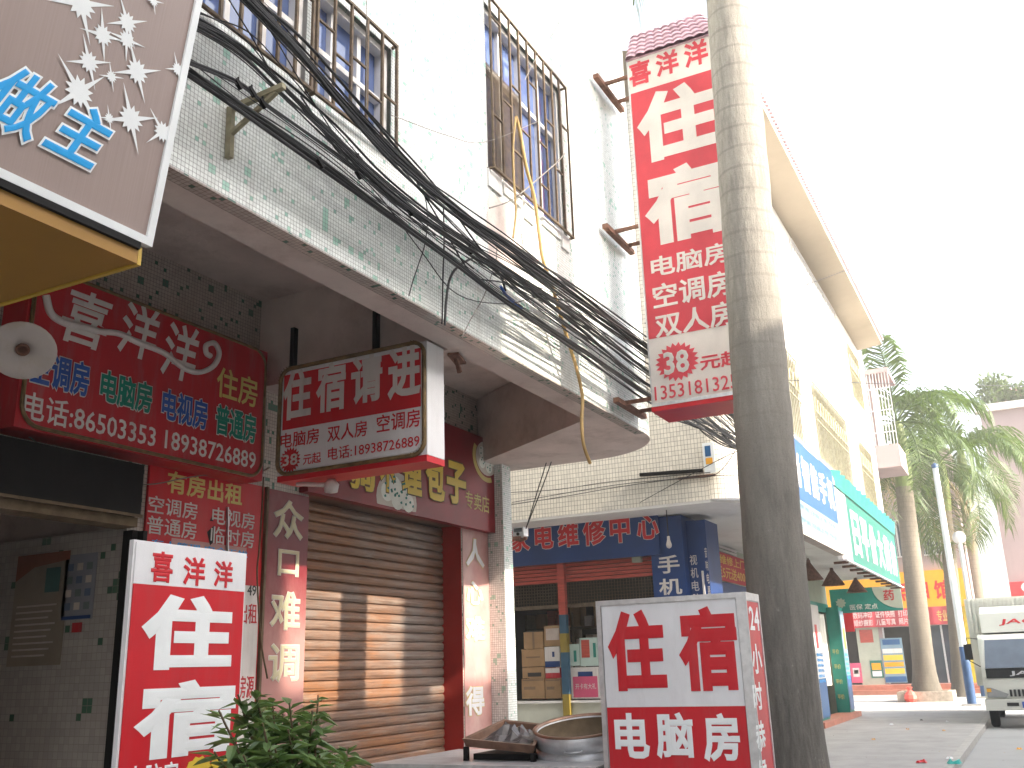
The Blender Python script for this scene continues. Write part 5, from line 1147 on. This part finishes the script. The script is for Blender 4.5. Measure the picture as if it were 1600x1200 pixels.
# ================================================================ STREET THINGS
# counter with steamer, tray
t = thing('stall_counter', (6.1, 3.3, 0), 'steel topped food stall counter behind the light box', 'table')
MB().box(5.62,6.75,2.42,4.02,1.0,1.035).build('top', MT['steel'], t); MB().box(5.62,6.75,2.42,4.02,.93,.998).build('apron', MT['copper'], t)
for x_ in (5.68,6.68):
    for y_ in (2.5,3.94): MB().box(x_-.025,x_+.025,y_-.025,y_+.025,0,.928).build('leg', MT['steel'], t)
# the steamer ring leans back on its stack, so one looks into it
Nn, Ff_ = atX(898, 1152, 5.93), atX(922, 1117, 6.5); cc = (Nn+Ff_)/2; e1 = (Ff_-Nn).normalized(); e2 = Vector((0,1,0)); e2 = (e2 - e1*e2.dot(e1)).normalized(); axs = e1.cross(e2).normalized()
if axs.z < 0: axs = -axs
rs = .33; hw = .20; cb2 = cc - axs*hw
t = thing('steamer', cb2, 'round aluminium steamer ring leaning back on the stall counter', 'steamer')
MB().lathe(cb2, [(rs-.02,0),(rs-.005,.003),(rs-.005,hw*.42),(rs-.016,hw*.45),(rs-.016,hw*.5),(rs,hw*.53),(rs,hw-.01),(rs-.008,hw),(rs-.022,hw-.01),(rs-.022,.03),(0,.028)], 48, axs).build('ring', MT['steel'], t)
MB().lathe(cc, [(rs+.001,-.006),(rs+.005,.006),(rs-.02,.007),(rs-.024,-.008)], 48, axs).build('rim', MT['copper'], t)
hd = atX(895, 1172, 5.9) - cb2; hd = (hd - axs*hd.dot(axs)).normalized(); hs2 = axs.cross(hd)
h = [cb2 + axs*(hw*.6) + (hd*math.cos(d) + hs2*math.sin(d))*q for d, q in ((-.17, rs-.01), (-.15, rs+.03), (.15, rs+.03), (.17, rs-.01))]
MB().tube(h, .007, 6).build('handle', MT['steel'], t)
MB().lathe(cb2+axs*.032, [(rs-.024,hw*.75),(rs-.0245,.0),(.2,.01),(0,.004)], 36, axs).build('lining', MT['stem'], t)
MB().lathe((cb2.x+.05, cb2.y, 1.037), [(0,0),(.28,0),(.28,max(.03, cb2.z-1.037-.09)),(0,max(.03, cb2.z-1.037-.09))], 24).build('base_ring', MT['steel'], t)
t = thing('griddle_tray', (6.3,3.4,1.04), 'browned tilted tray with dark crumpled plastic beside the steamer', 'tray')
q = [atX(722,1154,5.85), atX(836,1165,5.85), atX(850,1131,6.5), atX(786,1124,6.5)]; ctr = sum(q, Vector())/4; nq = (q[1]-q[0]).cross(q[3]-q[0]).normalized()
if nq.z < 0: nq = -nq
qi = [p.lerp(ctr, .10) for p in q]; qb = [p.lerp(ctr, .08) - nq*.055 for p in q]; qd = [p.lerp(ctr, .14) - nq*.045 for p in q]
mb = MB()
for i in range(4):
    j = (i+1) % 4; mb.face([q[i], q[j], qi[j]-nq*.004, qi[i]-nq*.004]); mb.face([qb[i], qb[j], q[j], q[i]]); mb.face([qi[i]-nq*.004, qi[j]-nq*.004, qd[j], qd[i]])
mb.face(qd); mb.face(qb[::-1]); mb.build('pan', MT['copper'], t)
mb = MB()
for i in range(4): mb.bar((qb[i].x, qb[i].y, 1.036), qb[i], .03)
mb.box(min(p.x for p in qb)+.05, max(p.x for p in qb)-.05, min(p.y for p in qb)+.06, max(p.y for p in qb)-.06, 1.037, min(p.z for p in qb)-.01); mb.build('stove', MT['darkmetal'], t)
mb = MB(); rg = random.Random(9); G = []
for i in range(11):
    row = []
    for k in range(11):
        p = qi[0].lerp(qi[1], .08+.84*i/10).lerp(qi[3].lerp(qi[2], .08+.84*i/10), .08+.84*k/10); e = min(i, 10-i, k, 10-k)/5; row.append(p - nq*.04 + Vector((rg.uniform(-.01,.01), rg.uniform(-.01,.01), .11*e*rg.uniform(.2,1.2))))
    G.append(row)
mb.grid(G, smooth=False); mb.build('plastic_sheet', MT['tarp'], t)
# second, nearer table edge
t = thing('side_table', (4.85,3.2,0), 'low pale folding table edge in front of the stall', 'table'); p0, p1 = atZ(655,1192,.93), atZ(785,1184,.93)
MB().box(min(p0.x,p1.x)-.55, max(p0.x,p1.x), min(p0.y,p1.y), max(p0.y,p1.y), .90, .93).build('top', MT['white'], t)
for x_ in (min(p0.x,p1.x)-.5, max(p0.x,p1.x)-.06):
    for y_ in (min(p0.y,p1.y)+.05, max(p0.y,p1.y)-.05): MB().bar((x_,y_,0),(x_,y_,.899),.03).build('leg', MT['steel'], t)
# leafy potted shrub
t = thing('potted_shrub', (3.62,2.92,0), 'leafy green potted shrub in front of the red standing banner', 'plant')
MB().lathe((3.62,2.92,0), [(0,0),(.17,0),(.23,.36),(.25,.36),(.25,.42),(.21,.42),(.2,.36),(0,.35)], 24).build('pot', MT['pot'], t)
rng = random.Random(31); st = MB(); lf = MB()
TIPS = [(342,1110,2.9),(372,1085,2.95),(398,1078,2.9),(425,1092,3.0),(452,1098,2.9),(497,1086,2.95),(488,1110,2.85),(360,1150,2.8),(410,1130,2.75),(450,1140,2.8),(380,1180,2.75),(335,1175,2.9),(520,1172,2.95),(545,1168,3.0),(500,1180,2.85),(430,1170,2.75),(470,1175,2.8),(400,1200,2.7),(350,1215,2.8),(540,1200,2.9),(440,1110,3.1),(415,1100,3.15)]
for (x, y, Y) in TIPS:
    e = atY(x, y, Y); b = Vector((3.62+rng.uniform(-.06,.06), 2.92+rng.uniform(-.06,.06), .4)); mid = b.lerp(e, .55)+Vector((0,0,.12)); path = crom([b, mid, e], 8); st.tube(path, [.010-.006*i/(len(path)-1) for i in range(len(path))], 5)
    for s_ in range(40):
        q = .50+.5*(s_/39)**.8; p = path[min(int(q*(len(path)-1)), len(path)-2)].lerp(path[-1], max(0, q-.94)*6) + Vector((rng.uniform(-.015,.015),)*3)
        a = rng.random()*6.283; up_ = rng.uniform(-.25, .75); d = Vector((math.cos(a), math.sin(a), up_)).normalized(); l = rng.uniform(.075,.15)*(1 if s_ < 30 else .8); sd_ = d.cross(Vector((0,0,1))).normalized()*l*.17; nn = sd_.cross(d).normalized()
        drp = Vector((0,0,-l*rng.uniform(.05,.4))); m1 = p+d*l*.35+nn*l*.05; m2 = p+d*l*.7+drp*.4; tp = p+d*l+drp
        lf.face([p, m1+sd_, m2+sd_*.8, tp], smooth=False); lf.face([p, tp, m2-sd_*.8, m1-sd_], smooth=False)
st.build('stems', MT['stem'], t); lf.build('foliage', MT['leaf'], t)
# loose wires at the projecting sign
cab([(5.95,5.3,3.24),(6.05,5.45,3.25),(6.1,5.5,3.3),(6.12,5.52,3.9)], .008, 'cable_g', 'wall_wire', 'grey wire knotted between the two red hotel signs', 'wire', None)
cab([atY(x, y, 5.52) for x, y in ((45,682),(90,715),(160,745),(230,757),(300,745),(400,733))], .005, 'cable_g', 'wall_wire', 'thin wire sagging across the dark shutter housing', 'wire', None)
cab([atY(x, y, 5.5) for x, y in ((412,745),(409,800),(405,860),(402,900),(408,1000),(418,1060))], .008, 'stem', 'wall_wire', 'brown wire running down the couplet banner edge', 'wire', None)
# litter
LIT = [(1393,1133,.07,'white','crumpled white wrapper on the grey pavement'), (1440,1192,.11,'red','red and white wrapper nearest on the pavement'), (1492,1194,.14,'tealbag','teal plastic bag lying by the kerb'), (1484,1186,.08,'white','white paper scrap beside the teal bag'), (1418,1140,.05,'orange','orange scrap in the middle of the pavement'), (1440,1126,.06,'dark','dark scrap near the truck'), (1475,1142,.05,'orange','orange leaf left of the kerb line'), (1365,1156,.05,'orange','small orange leaf nearest the palm trunk'), (1593,1171,.07,'orange','orange leaf on the road'), (1480,1128,.05,'white','pale scrap near the kerb below the truck')]
rg = random.Random(3)
for (x, y, r, m_, lab) in LIT:
    zg = 0.0 if x < 1545 else -.12
    c = atZ(x, y, zg); mb = MB(); G = []
    for i in range(5):
        G.append([(c.x+r*1.6*(i/4-.5)+rg.uniform(-.2,.2)*r, c.y+r*1.4*(j/4-.5)+rg.uniform(-.2,.2)*r, c.z+.006+r*.55*rg.random()*(1 if 0 < i < 4 and 0 < j < 4 else .15)) for j in range(5)])
    mb.grid(G, smooth=False); tag(mb.build('litter', MT[m_]), lab, 'litter', 'litter on the ground')
c = atZ(1423,1096,0); c = Vector((40.55, atX(1423,1090,40.55).y, .0)); t = thing('plastic_bag', c, 'tied red plastic bag beside the tree planter', 'bag')
MB().lathe(c, [(0,0),(.16,.0),(.24,.12),(.22,.26),(.12,.38),(.05,.44),(.12,.54),(0,.5)], 9, smooth=False).build('bag', MT['bag'], t)
lr = random.Random(17); mb = MB()
for i in range(260):
    x, y = lr.uniform(8, 47), lr.uniform(-3, 5.0); zg = .004 if y > 1.54 else -.116
    if 1.36 < y < 1.56: continue
    a = lr.random()*6.28; l = lr.uniform(.015,.05); mb.face([(x,y,zg),(x+l*math.cos(a),y+l*math.sin(a),zg+.006),(x+l*1.2*math.cos(a+.7),y+l*1.2*math.sin(a+.7),zg+.01)])
tag(mb.build('leaf_scraps', MT['frondd'], loc=(0,0,0)), 'tiny dry leaf scraps strewn over pavement and road', 'leaf litter', kind='stuff')

# ================================================================ HAZE
m = bpy.data.materials.new('haze'); m.use_nodes = True; t_ = m.node_tree; t_.nodes.remove(t_.nodes['Principled BSDF'])
pv_ = t_.nodes.new('ShaderNodeVolumePrincipled'); pv_.inputs['Color'].default_value = (.93,.92,.88,1); pv_.inputs['Density'].default_value = .0028; pv_.inputs['Anisotropy'].default_value = .2
t_.links.new(pv_.outputs[0], t_.nodes['Material Output'].inputs['Volume'])
tag(MB().box(-605, 605, -605, 605, -1.2, 19.5).build('haze', m, loc=(0,0,0)), kind='stuff')
